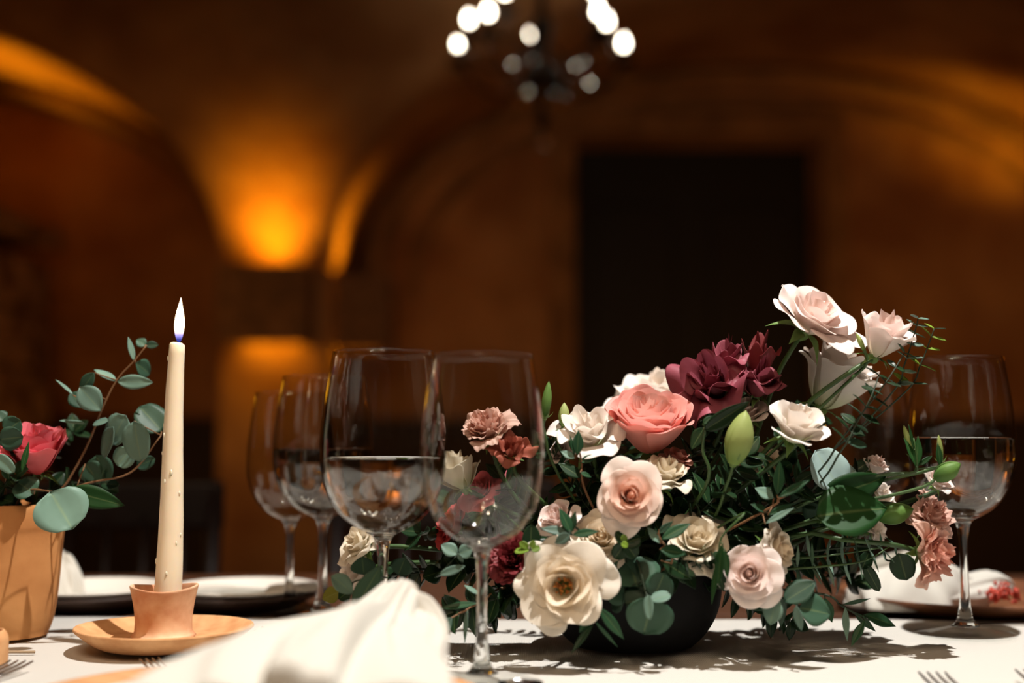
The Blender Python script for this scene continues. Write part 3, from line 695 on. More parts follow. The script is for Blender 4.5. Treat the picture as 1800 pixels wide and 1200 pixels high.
flower('big open cream rose with amber stamens, lowest on the left rim of the black bowl', 'cream', 990, 1030, 1.03, 84, (-.14, -.96, .16), H=.62, n=22, openness=1.0, lip=.5, hout=.35, ruf=.13, tip=.2, r_in=.26, start=.16, nouter=8, stamens=True)
flower('cream rose in shade above the right rim of the black bowl', 'ivory', 1224, 950, 1.07, 66, (.1, -.75, .62), H=1.0, n=20, openness=.8, lip=.5, tip=.1, ruf=.08, nouter=6)
flower('blush rose hanging over the right rim of the black bowl, facing the camera', 'blush', 1318, 1008, 1.045, 58, (-.22, -.9, .15), H=1.0, n=24, openness=.75, lip=.45, tip=.04, nouter=6)
flower('creamy white rose seen from the side, right of the hanging blush rose', 'cream', 1366, 965, 1.065, 50, (.72, -.5, .12), H=1.1, n=18, openness=.9, lip=.6, tip=.08)
flower('dusty frilled lisianthus at the far right of the arrangement, upper of the pair', 'dusty', 1638, 905, 1.12, 52, (.55, -.6, .45), 'lisianthus', 'lisianthus', H=1.0, n=20, openness=.75, lip=.5, frill=.05, ruf=.12, tip=0, stem=[(1590, 890, 1.12), (1480, 885, 1.13), (1300, 920, 1.14)])
flower('peach-pink frilled lisianthus at the far right, lower of the pair', 'peach', 1640, 972, 1.09, 58, (.68, -.62, -.05), 'lisianthus', 'lisianthus', H=1.05, n=22, openness=.75, lip=.5, frill=.055, ruf=.12, tip=0, stem=[(1575, 958, 1.09), (1480, 948, 1.09), (1385, 942, 1.11)])
flower('small round blush bloom behind the broad dark leaves on the right', 'blush', 1541, 817, 1.14, 27, (.4, -.3, .8), H=1.2, n=12, openness=.3, lip=.2)
flower('pale blush bloom beside the green bud in front of the right wine glass', 'blush', 1650, 842, 1.10, 30, (.3, -.5, .7), H=1.2, n=12, openness=.5, lip=.4, stem=[(1600, 880, 1.12)])
flower('small white flower behind the broad dark green leaf', 'white', 1552, 868, 1.16, 30, (.4, -.5, .6), H=1.0, n=14, openness=.9, lip=.6, ruf=.15)
flower('small white flower below the broad dark green leaf', 'white', 1540, 930, 1.16, 26, (.4, -.6, .2), H=1.0, n=14, openness=.9, lip=.6, ruf=.15)
flower('pale peach rose in shadow behind the crossing stems right of centre', 'cream', 1342, 812, 1.15, 46, (.1, -.5, .7), H=1.1, n=16, openness=.6, lip=.4)
flower('dusky frilled lisianthus seen through the empty front glass', 'dusty', 856, 750, 1.10, 52, (-.25, -.5, .75), 'lisianthus', 'lisianthus', H=1.15, n=22, openness=.65, lip=.45, frill=.05, ruf=.1, tip=0, stem=[(880, 830, 1.11), (930, 900, 1.12)])
flower('rust-pink curled lisianthus right of the dusky frilled one, behind the front glass', 'rust', 900, 790, 1.085, 40, (.1, -.7, .6), 'lisianthus', 'lisianthus', H=1.2, n=9, openness=.7, lip=.6, frill=.02, ruf=.18, tip=0, nouter=4, stem=[(930, 860, 1.10)])
flower('greenish-white rose seen from behind through the two front glasses', 'ivory', 806, 828, 1.10, 46, (-.35, .1, .9), H=1.6, n=14, openness=.35, lip=.25, stem=[(860, 880, 1.11)])
flower('dusky pink rose low behind the empty front glass', 'rosepink', 846, 862, 1.12, 48, (-.4, -.5, .6), H=.9, n=18, openness=.9, lip=.6, ruf=.1)
flower('coral-red rose between the stems of the two front glasses', 'coral', 792, 922, 1.13, 50, (-.7, -.3, .4), H=.9, n=16, openness=.9, lip=.5, ruf=.1)
flower('deep burgundy frilled lisianthus beside the stem of the empty front glass', 'burgundy', 902, 982, 1.08, 48, (-.1, -.9, .3), 'lisianthus', 'lisianthus', H=.9, n=26, openness=.6, lip=.4, frill=.06, ruf=.12, tip=0)
flower('cream rose at the far left end of the arrangement, behind the tall water glass', 'ivory', 632, 955, 1.14, 50, (-.6, -.5, .6), H=1.0, n=16, openness=.8, lip=.6, ruf=.12, stem=[(700, 960, 1.14), (900, 980, 1.14)])
flower('white rose low at the far left end, below the other cream rose', 'white', 622, 1000, 1.16, 44, (-.8, -.4, .2), H=1.0, n=16, openness=.8, lip=.5, ruf=.1, stem=[(700, 990, 1.15), (900, 990, 1.15)])
flower('pale blush rose glimpsed under the white winged rose', 'blush', 985, 795, 1.12, 30, (-.5, -.6, .4), H=1.0, n=12, openness=.8, lip=.4)
flower('small peach rose above the central rose, right of the salmon one', 'peach', 1192, 806, 1.11, 34, (.3, -.4, .8), H=1.1, n=14, openness=.7, lip=.5)
# buds
bud('fat yellow-green lily bud standing right of the salmon-pink rose', 1300, 768, 1.055, 98, (.22, -.15, 1), 'lime', .46, stem=[(1278, 850, 1.07), (1240, 930, 1.09)], n=3, name='lily_bud', cat='bud')
bud('slim green lisianthus bud at the left, rising beside the empty front glass', 961, 702, 1.10, 66, (.12, 0, 1), 'green', .26, stem=[(957, 760, 1.10), (985, 840, 1.11)], name='lisianthus_bud')
bud('cut pale green bud just left of the winged white rose', 991, 728, 1.11, 42, (.05, 0, 1), 'lime', .45, n=4, stem=[(985, 790, 1.11)], name='lisianthus_bud')
bud('round green bud in front of the right wine glass, on a curved stem', 1666, 828, 1.075, 52, (.75, -.2, .5), 'green', .62, stem=[(1625, 855, 1.08), (1560, 872, 1.09), (1500, 885, 1.10), (1380, 930, 1.11)], name='lisianthus_bud', n=5)
bud('slender green bud pointing up left of the water level in the right glass', 1598, 775, 1.09, 60, (-.35, -.1, 1), 'lime', .2, stem=[(1608, 830, 1.09), (1560, 835, 1.1), (1400, 880, 1.12)], name='lisianthus_bud')
bud('tiny green bud with pointed tips above the curved stem at the right', 1652, 788, 1.09, 50, (-.1, -.1, 1), 'lime', .2, stem=[(1650, 820, 1.09), (1610, 832, 1.1), (1420, 880, 1.12)], name='lisianthus_bud')
bud('half-open green-white bud left of the upper dusty lisianthus', 1575, 902, 1.10, 62, (.9, -.2, .25), 'green', .6, stem=[(1500, 918, 1.11)], name='lisianthus_bud', n=4)
bud('small green bud between the two highest roses', 1512, 600, 1.10, 34, (-.4, 0, .9), 'lime', .28, stem=[(1522, 640, 1.10), (1470, 690, 1.11)], name='rose_bud')

# ------------------------------------------------------------------ HERO LEAVES AND SPRIGS
FC = tuple(FOCUS)
hand_sprig('silver-dollar eucalyptus with big round leaves hanging over the front of the black bowl', [(1120, 985, 1.06), (1135, 1040, 1.04), (1148, 1075, 1.03)],
  [(1120, 1032, 1105, 978, 96, 1.055, .01, .2), (1118, 1030, 1066, 1012, 84, 1.06, .01, -.5), (1148, 1050, 1170, 1008, 60, 1.045, .0, .6), (1142, 1052, 1098, 1060, 72, 1.05, 0, .3),
   (1148, 1050, 1132, 1115, 90, 1.035, 0, -.2), (1140, 1045, 1140, 1088, 22, 1.03, -.01, .9, 'silver'), (1146, 1056, 1178, 1042, 34, 1.03, 0, -.6, 'silver'), (1100, 1035, 1075, 1060, 60, 1.06, .02, .4, 'euca')], 'euca', 'round', stem_from=FC)
hand_sprig('eucalyptus with large oval leaves low at the right, above the leafy shadow', [(1330, 1040, 1.07), (1395, 1060, 1.05), (1432, 1078, 1.045)],
  [(1378, 1058, 1434, 1022, 46, 1.05, 0, -.3), (1366, 1050, 1352, 1098, 44, 1.045, 0, .9, 'silver'), (1370, 1048, 1378, 1100, 40, 1.06, .01, -.8), (1404, 1068, 1462, 1078, 58, 1.045, 0, .1), (1400, 1064, 1408, 1108, 22, 1.035, 0, 1.2, 'silver'),
   (1350, 1040, 1318, 1070, 44, 1.08, .0, .3), (1340, 1040, 1355, 1092, 30, 1.09, 0, .5)], 'euca', 'oval', stem_from=FC)
hand_sprig('trailing dark sprig with narrow leaves touching the cloth at the lower right', [(1420, 1040, 1.10), (1480, 1065, 1.10), (1515, 1085, 1.10), (1540, 1092, 1.10)],
  [(1486, 1066, 1488, 1125, 13, 1.09, -.01, .4, 'silver'), (1520, 1090, 1496, 1136, 16, 1.09, -.01, .6), (1518, 1080, 1578, 1098, 24, 1.10, 0, 0), (1482, 1062, 1530, 1052, 8, 1.10, 0, .8), (1500, 1075, 1540, 1110, 14, 1.11, .01, .3),
   (1450, 1050, 1462, 1095, 20, 1.1, 0, .4)], 'olive', 'lance', name='olive_sprig', cat='foliage', stem_from=FC)
hand_sprig('narrow-leaved sprig hanging across the black bowl under the big open rose', [(1050, 1045, 1.04), (1048, 1080, 1.03), (1046, 1092, 1.03)],
  [(1050, 1065, 1000, 1078, 15, 1.03, 0, .3), (1046, 1068, 1018, 1112, 22, 1.035, 0, -.4), (1052, 1066, 1098, 1124, 20, 1.03, 0, .3), (1044, 1092, 1004, 1148, 13, 1.03, -.01, .3, 'olive'), (1046, 1092, 1086, 1138, 7, 1.03, 0, .8)], 'olive', 'lance', name='olive_sprig', cat='foliage', twig=stem_br, stem_from=FC)
hand_sprig('five-leaved green sprig beside the upper left of the big open rose', [(1010, 925, 1.05), (1003, 940, 1.045)],
  [(1004, 938, 986, 892, 22, 1.04, 0, .2), (1003, 936, 1012, 898, 16, 1.045, 0, .9), (1000, 936, 950, 928, 17, 1.04, 0, 0, 'silver'), (1006, 940, 1052, 932, 16, 1.04, -.005, .1), (1002, 938, 975, 955, 20, 1.035, 0, -.4, 'silver')], 'olive', 'lance', name='olive_sprig', cat='foliage', stem_from=FC)
hand_sprig('dark green sprig of pointed leaves right of the central blush-cream rose', [(1180, 990, 1.05), (1160, 945, 1.045), (1158, 930, 1.045)],
  [(1160, 955, 1140, 925, 20, 1.045, 0, .3, 'silver'), (1162, 948, 1214, 918, 22, 1.04, 0, -.1), (1160, 966, 1208, 972, 26, 1.04, 0, .1), (1158, 952, 1152, 924, 12, 1.05, 0, .9), (1162, 985, 1218, 1018, 28, 1.05, 0, .2, 'ruscus'), (1155, 938, 1184, 916, 12, 1.045, 0, .5, 'euca')], 'olive', 'lance', name='olive_sprig', cat='foliage', twig=stem_br, stem_from=FC)
hand_sprig('round dark eucalyptus rosette under the central blush-cream rose', [(1100, 985, 1.06), (1098, 955, 1.045)],
  [(1098, 955, 1082, 934, 26, 1.04, 0, .3), (1098, 955, 1126, 944, 34, 1.045, 0, .2), (1098, 956, 1080, 982, 30, 1.045, 0, -.3), (1100, 955, 1118, 980, 30, 1.045, 0, .4), (1094, 952, 1100, 940, 14, 1.035, 0, .8, 'lime'), (1092, 954, 1104, 960, 12, 1.033, 0, .2, 'lime')], 'ruscus', 'round', stem_from=FC)
hand_sprig('young eucalyptus tip with yellow-green leaves beside the burgundy flower', [(940, 990, 1.06), (932, 968, 1.045)],
  [(932, 968, 934, 922, 34, 1.045, 0, .2, 'ruscus'), (938, 965, 972, 960, 34, 1.05, 0, .2, 'ruscus'), (932, 968, 944, 988, 26, 1.04, 0, -.4, 'silver'), (930, 966, 904, 968, 16, 1.035, 0, .4), (928, 964, 914, 952, 14, 1.035, 0, -.4), (932, 962, 940, 950, 12, 1.03, 0, .5), (934, 966, 950, 962, 14, 1.03, 0, 0)], 'lime', 'round', stem_from=FC)
hand_sprig('broad dark green lily leaves spreading to the right of the arrangement', [(1400, 925, 1.10), (1445, 915, 1.08), (1460, 880, 1.085)],
  [(1434, 908, 1562, 886, 100, 1.07, 0, 0), (1440, 880, 1562, 838, 60, 1.09, 0, .5)], 'lily', 'lily', name='lily_leaves', cat='leaves', twig=stem_m, tw=.002, stem_from=FC)
hand_sprig('pale blue-green round eucalyptus leaves behind the lily leaves', [(1380, 900, 1.14), (1430, 860, 1.13), (1460, 820, 1.13)],
  [(1474, 858, 1436, 790, 84, 1.095, 0, .2), (1470, 850, 1505, 826, 60, 1.12, 0, .3), (1440, 870, 1440, 930, 56, 1.13, 0, .3, 'euca'), (1405, 860, 1410, 900, 40, 1.13, 0, 0, 'euca')], 'pale', 'round', stem_from=FC)
hand_sprig('twisted light green leaf strands between the shaded cream rose and the hanging blush rose', [(1300, 905, 1.05), (1268, 945, 1.045), (1262, 1000, 1.04)],
  [(1270, 955, 1258, 1030, 20, 1.035, 0, .6), (1274, 965, 1280, 1018, 14, 1.035, 0, -.4), (1262, 985, 1250, 1062, 12, 1.04, 0, .5), (1262, 990, 1272, 1040, 20, 1.045, 0, .1, 'ruscus')], 'lily', 'lance', name='leafy_strand', cat='foliage', twig=stem_m, stem_from=FC)
hand_sprig('folded dark leaf pointing up to the right beside the salmon-pink rose', [(1238, 860, 1.08), (1235, 790, 1.07), (1240, 750, 1.065)],
  [(1238, 756, 1318, 706, 30, 1.06, -.01, .5), (1238, 752, 1214, 790, 30, 1.08, 0, .3), (1236, 745, 1254, 730, 14, 1.06, 0, 0, 'lily')], 'ruscus', 'lily', name='ruscus_sprig', cat='foliage', twig=stem_m, tw=.0019, stem_from=FC)
hand_sprig('small olive-leaf tip in front of the winged white rose', [(1032, 870, 1.08), (1022, 810, 1.07), (1012, 770, 1.065)],
  [(1014, 800, 1018, 756, 20, 1.06, 0, .1), (1010, 800, 1002, 765, 11, 1.06, 0, .6), (1010, 805, 986, 792, 15, 1.06, 0, 0, 'silver'), (1020, 830, 1040, 838, 9, 1.06, 0, 0), (1018, 812, 1052, 800, 14, 1.07, 0, .3), (1022, 840, 982, 812, 26, 1.075, 0, .3, 'ruscus'), (1008, 790, 1000, 772, 8, 1.06, 0, 0)], 'olive', 'lance', name='olive_sprig', cat='foliage', twig=stem_br, stem_from=FC)
hand_sprig('long-leaved green sprig fanning out left of the lily leaf', [(1340, 900, 1.06), (1368, 878, 1.05), (1380, 872, 1.05)],
  [(1368, 874, 1424, 842, 16, 1.045, 0, .2), (1350, 905, 1396, 884, 14, 1.05, 0, .3), (1345, 920, 1396, 892, 12, 1.045, 0, 0, 'silver'), (1366, 870, 1372, 808, 22, 1.055, 0, .2), (1360, 876, 1328, 856, 24, 1.06, 0, .2, 'silver'), (1350, 900, 1320, 885, 18, 1.06, 0, .4)], 'olive', 'lance', name='olive_sprig', cat='foliage', twig=stem_br, stem_from=FC)
hand_sprig('single dark eucalyptus leaf pair hanging under the peach-pink lisianthus', [(1500, 960, 1.12), (1560, 985, 1.10), (1580, 972, 1.09)],
  [(1580, 972, 1594, 1020, 44, 1.09, 0, .2), (1515, 1000, 1528, 970, 26, 1.11, 0, .3), (1520, 992, 1546, 1040, 22, 1.11, 0, .5)], 'ruscus', 'round', stem_from=FC)
hand_sprig('eucalyptus at the lower left, its long leaf leaning against the napkin', [(760, 1000, 1.12), (690, 1010, 1.08), (628, 1020, 1.06), (618, 1030, 1.06)],
  [(622, 1074, 668, 996, 40, 1.04, 0, .3), (582, 1012, 622, 1040, 40, 1.05, 0, -.5, 'silver'), (640, 1010, 636, 978, 44, 1.07, 0, 0), (618, 1036, 594, 1052, 38, 1.08, 0, .4, 'ruscus'), (598, 1040, 566, 1052, 30, 1.1, 0, 0, 'yellow'), (700, 1010, 712, 980, 40, 1.08, 0, .4)], 'euca', 'oval', stem_from=FC)
hand_sprig('small pale eucalyptus tip left of the empty front glass stem', [(860, 985, 1.10), (820, 978, 1.07), (806, 972, 1.06)],
  [(804, 974, 776, 956, 26, 1.055, 0, .1), (806, 974, 830, 964, 26, 1.055, 0, .3), (804, 972, 814, 988, 10, 1.05, 0, .9), (772, 1010, 818, 994, 16, 1.05, 0, .2), (842, 1045, 816, 1028, 12, 1.05, 0, .6)], 'silver', 'oval', stem_from=FC)
hand_sprig('reddish twig trailing left over the cloth with narrow grey-green leaves', [(900, 1030, 1.10), (850, 1055, 1.08), (795, 1085, 1.05), (765, 1105, 1.04)],
  [(795, 1085, 766, 1122, 26, 1.045, 0, .3, 'silver'), (822, 1072, 814, 1130, 12, 1.045, 0, .8), (840, 1060, 770, 1068, 14, 1.06, 0, .2, 'olive'), (830, 1066, 836, 1120, 24, 1.09, 0, .2, 'ruscus'), (870, 1040, 900, 1085, 26, 1.09, 0, .2, 'ruscus'), (745, 1040, 752, 1062, 10, 1.05, 0, .6)], 'silver', 'lance', name='olive_sprig', cat='foliage', twig=stem_br, stem_from=FC)
# fine eucalyptus, upper right
def opp(path, n, Lp, Wp, label, mk='silver', Y=1.1, name='fine_eucalyptus', ang=75, sh='oval', stem_from=None, mid=None, start=0.1, twig=None):
    """sprig with opposite leaves in the plane that faces the viewer"""
    SEED[0] += 1; rnd = random.Random(SEED[0])
    pts = ([Vector(stem_from)] if stem_from is not None else []) + [P(*q) for q in (mid or [])]; k0 = len(pts)
    pts += [P(*q) for q in path]; cv = curve(pts, 30); t = thing(name, label, 'eucalyptus', cv[0])
    MB().tube(cv, [.0010*(1-.5*i/len(cv)) for i in range(len(cv))], 6).obj('stem', twig or stem_dk, t)
    seg = curve([P(*q) for q in path], 20)
    for i in range(n):
        q = (start + (1-start)*i/(n-1))*(len(seg)-1); a = min(int(q), len(seg)-2); p = seg[a].lerp(seg[a+1], q-a); d = (seg[a+1]-seg[a]).normalized()
        sc = 1-.45*i/n
        for s in (-1, 1):
            an = math.radians(ang + rnd.uniform(-12, 12))*s; n_ = Vector((rnd.uniform(-.3, .3), -1, rnd.uniform(-.2, .5))).normalized()
            dv = Quaternion(n_, an) @ d + Vector((0, rnd.uniform(-.35, .35), 0)); dv.normalize()
            put_leaf(t, p, p+dv*M_(Lp, Y)*sc*rnd.uniform(.85, 1.15), M_(Wp, Y)*sc*rnd.uniform(.9, 1.5), rnd.choice([mk, mk, 'euca']), sh, (rnd.uniform(-.3, .3), -.35, .9), .1, .1, rnd.uniform(-.5, .5), None, rnd)
    return t
opp([(1568, 690, 1.09), (1590, 640, 1.09), (1606, 590, 1.09), (1614, 560, 1.09)], 7, 30, 13, 'fine eucalyptus tip pointing straight up at the top right', mid=[(1450, 800, 1.12)], stem_from=FC)
opp([(1590, 690, 1.10), (1618, 640, 1.10), (1634, 600, 1.10), (1642, 578, 1.10)], 5, 34, 10, 'outermost fine eucalyptus tip, right of the upright one', mk='lime', mid=[(1450, 800, 1.13)], stem_from=FC)
opp([(1480, 770, 1.07), (1520, 720, 1.07), (1560, 668, 1.07), (1590, 620, 1.08)], 6, 34, 16, 'fine eucalyptus crossing in front of the large white rose', mk='ruscus', mid=[(1400, 860, 1.10)], stem_from=FC)
opp([(1480, 790, 1.06), (1505, 745, 1.06), (1530, 700, 1.06), (1545, 660, 1.07)], 5, 36, 18, 'darker fine eucalyptus right of the white spray rose', mk='ruscus', mid=[(1400, 880, 1.10)], stem_from=FC)
opp([(1380, 1000, 1.08), (1450, 995, 1.08), (1520, 985, 1.08), (1572, 955, 1.09)], 8, 46, 5, 'baby eucalyptus with thin spiky leaves low on the right', ang=85, sh='lance', twig=stem_m)
opp([(1370, 985, 1.10), (1440, 978, 1.10), (1500, 970, 1.10), (1550, 962, 1.10)], 7, 46, 5, 'second strand of thin spiky eucalyptus, just above the first', ang=80, sh='lance', twig=stem_m)
# green stems crossing on the right
hand_sprig('upright green stem with narrow leaves before the right water glass', [(1500, 850, 1.1), (1600, 832, 1.09), (1612, 815, 1.085), (1606, 770, 1.085)],
  [(1610, 820, 1594, 768, 15, 1.085, 0, .3), (1612, 820, 1614, 766, 16, 1.085, 0, -.3), (1606, 790, 1598, 745, 7, 1.085, 0, .5), (1652, 820, 1650, 778, 12, 1.085, 0, .2), (1614, 818, 1640, 800, 10, 1.085, 0, .3)], 'lily', 'lance', name='lisianthus_sprig', cat='foliage', twig=stem_m, tw=.0014, stem_from=FC)

# dark filler foliage, radiating from the bowl
FILL = [
 ('dark pointed-leaf sprig left of the central rose', [(1060, 930, 1.12), (1010, 860, 1.12), (965, 790, 1.12)], 9, 50, 22),
 ('dark leafy sprig low behind the empty front glass', [(1020, 950, 1.12), (940, 900, 1.12), (880, 840, 1.12)], 9, 48, 20),
 ('dark leafy sprig reaching left under the coral rose', [(980, 990, 1.12), (860, 950, 1.13), (740, 935, 1.14)], 11, 50, 24),
 ('dark broad-leaved sprig at the left behind the napkin tip', [(960, 1010, 1.12), (840, 1000, 1.12), (700, 1010, 1.12)], 12, 54, 30),
 ('dark sprig hanging low left of the black bowl', [(960, 1030, 1.10), (880, 1050, 1.09), (800, 1075, 1.08)], 9, 52, 26),
 ('dark sprig hanging behind the empty front glass stem', [(980, 1040, 1.12), (900, 1060, 1.12), (850, 1085, 1.12)], 8, 46, 24),
 ('dark leafy sprig under the salmon-pink rose', [(1110, 960, 1.12), (1080, 880, 1.12), (1050, 820, 1.12)], 8, 46, 22),
 ('dark ruscus stem between the salmon rose and the lily bud', [(1180, 930, 1.12), (1200, 850, 1.12), (1230, 770, 1.12)], 9, 52, 24),
 ('dark ruscus stem right under the lily bud', [(1200, 930, 1.10), (1260, 870, 1.09), (1310, 800, 1.09)], 9, 56, 26),
 ('dark ruscus stem below the white spray rose', [(1250, 930, 1.12), (1340, 860, 1.11), (1400, 790, 1.11)], 9, 54, 24),
 ('dark ruscus stem in the shaded middle right', [(1250, 960, 1.10), (1330, 900, 1.09), (1400, 850, 1.09)], 9, 52, 22),
 ('dark ruscus stem behind the lily leaves', [(1280, 960, 1.14), (1400, 900, 1.14), (1500, 830, 1.14)], 10, 52, 24),
 ('dark ruscus stem low at the right, behind the spiky eucalyptus', [(1290, 990, 1.14), (1400, 980, 1.14), (1500, 970, 1.14)], 10, 50, 26),
 ('dark ruscus stem drooping under the hanging blush rose', [(1250, 1010, 1.11), (1330, 1060, 1.10), (1390, 1090, 1.10)], 8, 48, 26),
 ('dark leafy sprig between the cream rose and the bowl rim', [(1160, 1000, 1.08), (1200, 1000, 1.06), (1250, 985, 1.05)], 7, 44, 24),
 ('dark leafy sprig at the back under the wide white rose', [(1120, 900, 1.18), (1110, 820, 1.2), (1090, 740, 1.2)], 8, 48, 24),
 ('dark leafy sprig at the back under the mauve flowers', [(1180, 900, 1.18), (1240, 800, 1.18), (1290, 720, 1.17)], 9, 48, 24),
 ('dark leafy sprig at the back behind the large white rose', [(1240, 900, 1.2), (1360, 790, 1.2), (1430, 730, 1.2)], 9, 48, 24),
 ('dark leafy sprig at the back right, above the trailing olive sprig', [(1260, 1000, 1.2), (1400, 1000, 1.22), (1500, 1020, 1.22)], 10, 54, 28),
 ('dark leafy sprig at the back left, below the greenish-white rose', [(1000, 980, 1.2), (880, 920, 1.22), (790, 880, 1.2)], 10, 50, 26),
]
for lb, pth, n, L_, W_ in FILL:
    sprig(lb, pth, int(n*1.7), L_*1.2, W_*1.55, 'ruscus', 'lily', name='ruscus_sprig', stem_from=FC, twig=stem_dk, taper=.3, spread=1.0)

# ------------------------------------------------------------------ TERRACOTTA POT ON THE LEFT
pot_m = mat('ochre_terracotta', (206, 148, 92), .85, spec=.2, noise=14, col2=(176, 116, 66), bump=(60, .4, .0012))
pc = P(4, 1095, 1.20); PX, PY = pc.x, 1.20
pot = thing('flower_pot', 'ochre terracotta pot at the left edge, holding a rose and eucalyptus', 'pot', (PX, PY, CT))
fac = lambda p, a: Vector((p.x*(1+.025*math.cos(5*a+.5)*min(1, p.z/.03)), p.y*(1+.025*math.cos(5*a+.5)*min(1, p.z/.03)), p.z))
MB().lathe(interp_prof([(.0001, .0006), (.036, .0008), (.040, .003), (.045, .018), (.0485, .045), (.051, .080), (.0525, .094), (.054, .100), (.0545, .112), (.0535, .1185), (.0515, .119), (.050, .112), (.048, .09), (.044, .05), (.038, .014), (.0001, .012)], 3), (PX, PY, CT), 60, fac).obj('body', pot_m, pot)
MB().lathe([(.0001, .094), (.0485, .095), (.047, .100), (.0001, .104)], (PX, PY, CT), 24).obj('soil', mat('dark_moss', (26, 30, 18), .95, bump=(100, 1, .003)), pot)
PF = Vector((PX, PY, CT+.09))
flower('coral-pink rose in the terracotta pot at the left', 'rosepink', 64, 795, 1.17, 62, (.05, -.35, .9), H=1.45, n=22, openness=.35, lip=.35, hout=.85, foc=PF, nouter=5)
hand_sprig('tall eucalyptus sprig rising from the terracotta pot toward the candle', [(100, 870, 1.19), (150, 790, 1.19), (178, 722, 1.18), (205, 668, 1.18), (238, 632, 1.18), (258, 606, 1.18)],
  [(235, 634, 226, 592, 12, 1.18, 0, .7, 'silver'), (238, 638, 268, 658, 34, 1.18, .02, .4, 'euca'), (206, 670, 268, 672, 26, 1.18, 0, .5, 'silver'), (204, 670, 166, 648, 22, 1.18, 0, .6, 'silver'),
   (166, 655, 138, 690, 26, 1.17, 0, 0, 'euca'), (140, 680, 178, 722, 44, 1.165, 0, .1, 'silver'), (128, 694, 100, 664, 9, 1.17, 0, .8, 'silver'), (124, 690, 146, 716, 30, 1.18, 0, 0, 'euca'), (256, 608, 240, 596, 20, 1.2, 0, .2, 'euca'), (256, 606, 278, 606, 14, 1.2, 0, .4, 'euca')],
  'silver', 'oval', twig=stem_br, stem_from=PF)
hand_sprig('silver-dollar eucalyptus with overlapping round leaves between the pot and the candle', [(80, 880, 1.18), (150, 850, 1.17), (230, 830, 1.17), (283, 765, 1.17)],
  [(284, 758, 246, 712, 58, 1.19, 0, .2, 'euca'), (222, 730, 190, 780, 54, 1.17, 0, .2), (236, 740, 246, 812, 52, 1.16, 0, .3), (200, 750, 182, 805, 50, 1.165, 0, .6), (230, 790, 205, 818, 40, 1.17, 0, -.2), (190, 740, 162, 744, 22, 1.17, 0, .5, 'silver'),
   (150, 745, 104, 738, 14, 1.17, 0, .7, 'silver'), (240, 820, 272, 806, 24, 1.18, 0, .4, 'euca'), (170, 800, 186, 850, 50, 1.19, 0, .3, 'euca'), (150, 815, 170, 842, 44, 1.19, 0, .3, 'euca')], 'silver', 'round', twig=stem_br, stem_from=PF)
hand_sprig('large bright green round eucalyptus leaf hanging over the rim of the terracotta pot', [(40, 868, 1.16), (80, 862, 1.14), (95, 870, 1.13)],
  [(88, 864, 128, 930, 96, 1.12, 0, -.1, 'silver'), (120, 862, 218, 888, 40, 1.15, 0, .3, 'lily', 'lily'), (60, 868, 30, 845, 50, 1.15, 0, .2, 'euca')], 'silver', 'round', twig=stem_br, stem_from=PF)
hand_sprig('grey-green eucalyptus leaves at the left edge beside the coral-pink rose', [(10, 850, 1.17), (15, 790, 1.17), (10, 740, 1.17)],
  [(10, 760, 36, 738, 40, 1.15, 0, .3), (0, 772, 40, 768, 44, 1.14, 0, .7), (12, 800, 30, 762, 46, 1.16, 0, .1), (-6, 800, 24, 830, 26, 1.13, 0, .4, 'silver'), (38, 830, 50, 775, 11, 1.12, 0, .2, 'lily', 'lance'), (5, 740, -8, 725, 30, 1.17, 0, .2)], 'euca', 'round', twig=stem_br, stem_from=PF)
for lb, pth, n, L_, W_ in [('dark leafy sprig low in the terracotta pot, right side', [(60, 880, 1.2), (120, 850, 1.2), (175, 850, 1.2)], 6, 48, 32),
                       ('dark leafy sprig in the terracotta pot behind the coral-pink rose', [(40, 870, 1.22), (90, 800, 1.24), (130, 760, 1.24)], 6, 44, 28),
                       ('dark leafy sprig at the left edge, low in the terracotta pot', [(0, 880, 1.17), (10, 850, 1.16), (30, 835, 1.15)], 5, 44, 30)]:
    sprig(lb, pth, n, L_, W_, 'ruscus', 'oval', name='ruscus_sprig', stem_from=PF, twig=stem_dk, taper=.2)
# second clay cup at the very left edge
cc = P(-28, 1130, 1.03)
k_ = thing('clay_cup', 'small peach clay cup cut by the left edge, in front of the terracotta pot', 'cup', (cc.x, 1.03, CT))
MB().lathe(interp_prof([(.0001, .0006), (.0165, .0006), (.0175, .004), (.0178, .02), (.017, .026), (.014, .030), (.0125, .0285), (.013, .02), (.012, .008), (.0001, .006)], 3), (cc.x, 1.03, CT), 40, wob(.015, 3, .2)).obj('body', clay, k_)

# ------------------------------------------------------------------ PLATES
china = mat('white_stoneware', (236, 228, 216), .35, coat=.3)
char_w = mat('dark_charger', (62, 40, 28), .6, noise=20)
char_l = wood_mat('light_wood_charger', (214, 162, 112), (186, 130, 84), .6)
brown_c = mat('brown_stoneware', (132, 84, 54), .5, noise=30, col2=(104, 62, 38))
def plate(x, y, z, r, m, label, name='plate', cat='plate', depth=.016, group=None):
    t = thing(name, label, cat, (x, y, z), group)
    k = r
    MB().lathe(interp_prof([(.0001, .0006), (.60*k, .0006), (.68*k, .002), (.86*k, depth*.6), (.985*k, depth*.93), (k, depth), (.985*k, depth+.0015), (.86*k, depth*.6+.0025), (.70*k, .006), (.6*k, .0045), (.0001, .0042)], 3), (x, y, z), 72).obj('dish', m, t)
    return t
def tp(px, py, z):
    """point on the horizontal plane z seen at pixel"""
    a = P(px, py, 1.0); k = (z-CZ)/(a.z-CZ); return (a.x*k, k)
x, y = P(160, 1060, 1.42).x, 1.42
plate(x, y, TZ, .084, char_w, 'dark charger plate under the white plate at the back left', 'charger', 'plate')
plate(x, y, TZ+.0062, .078, china, 'white plate on a dark charger behind the terracotta pot')
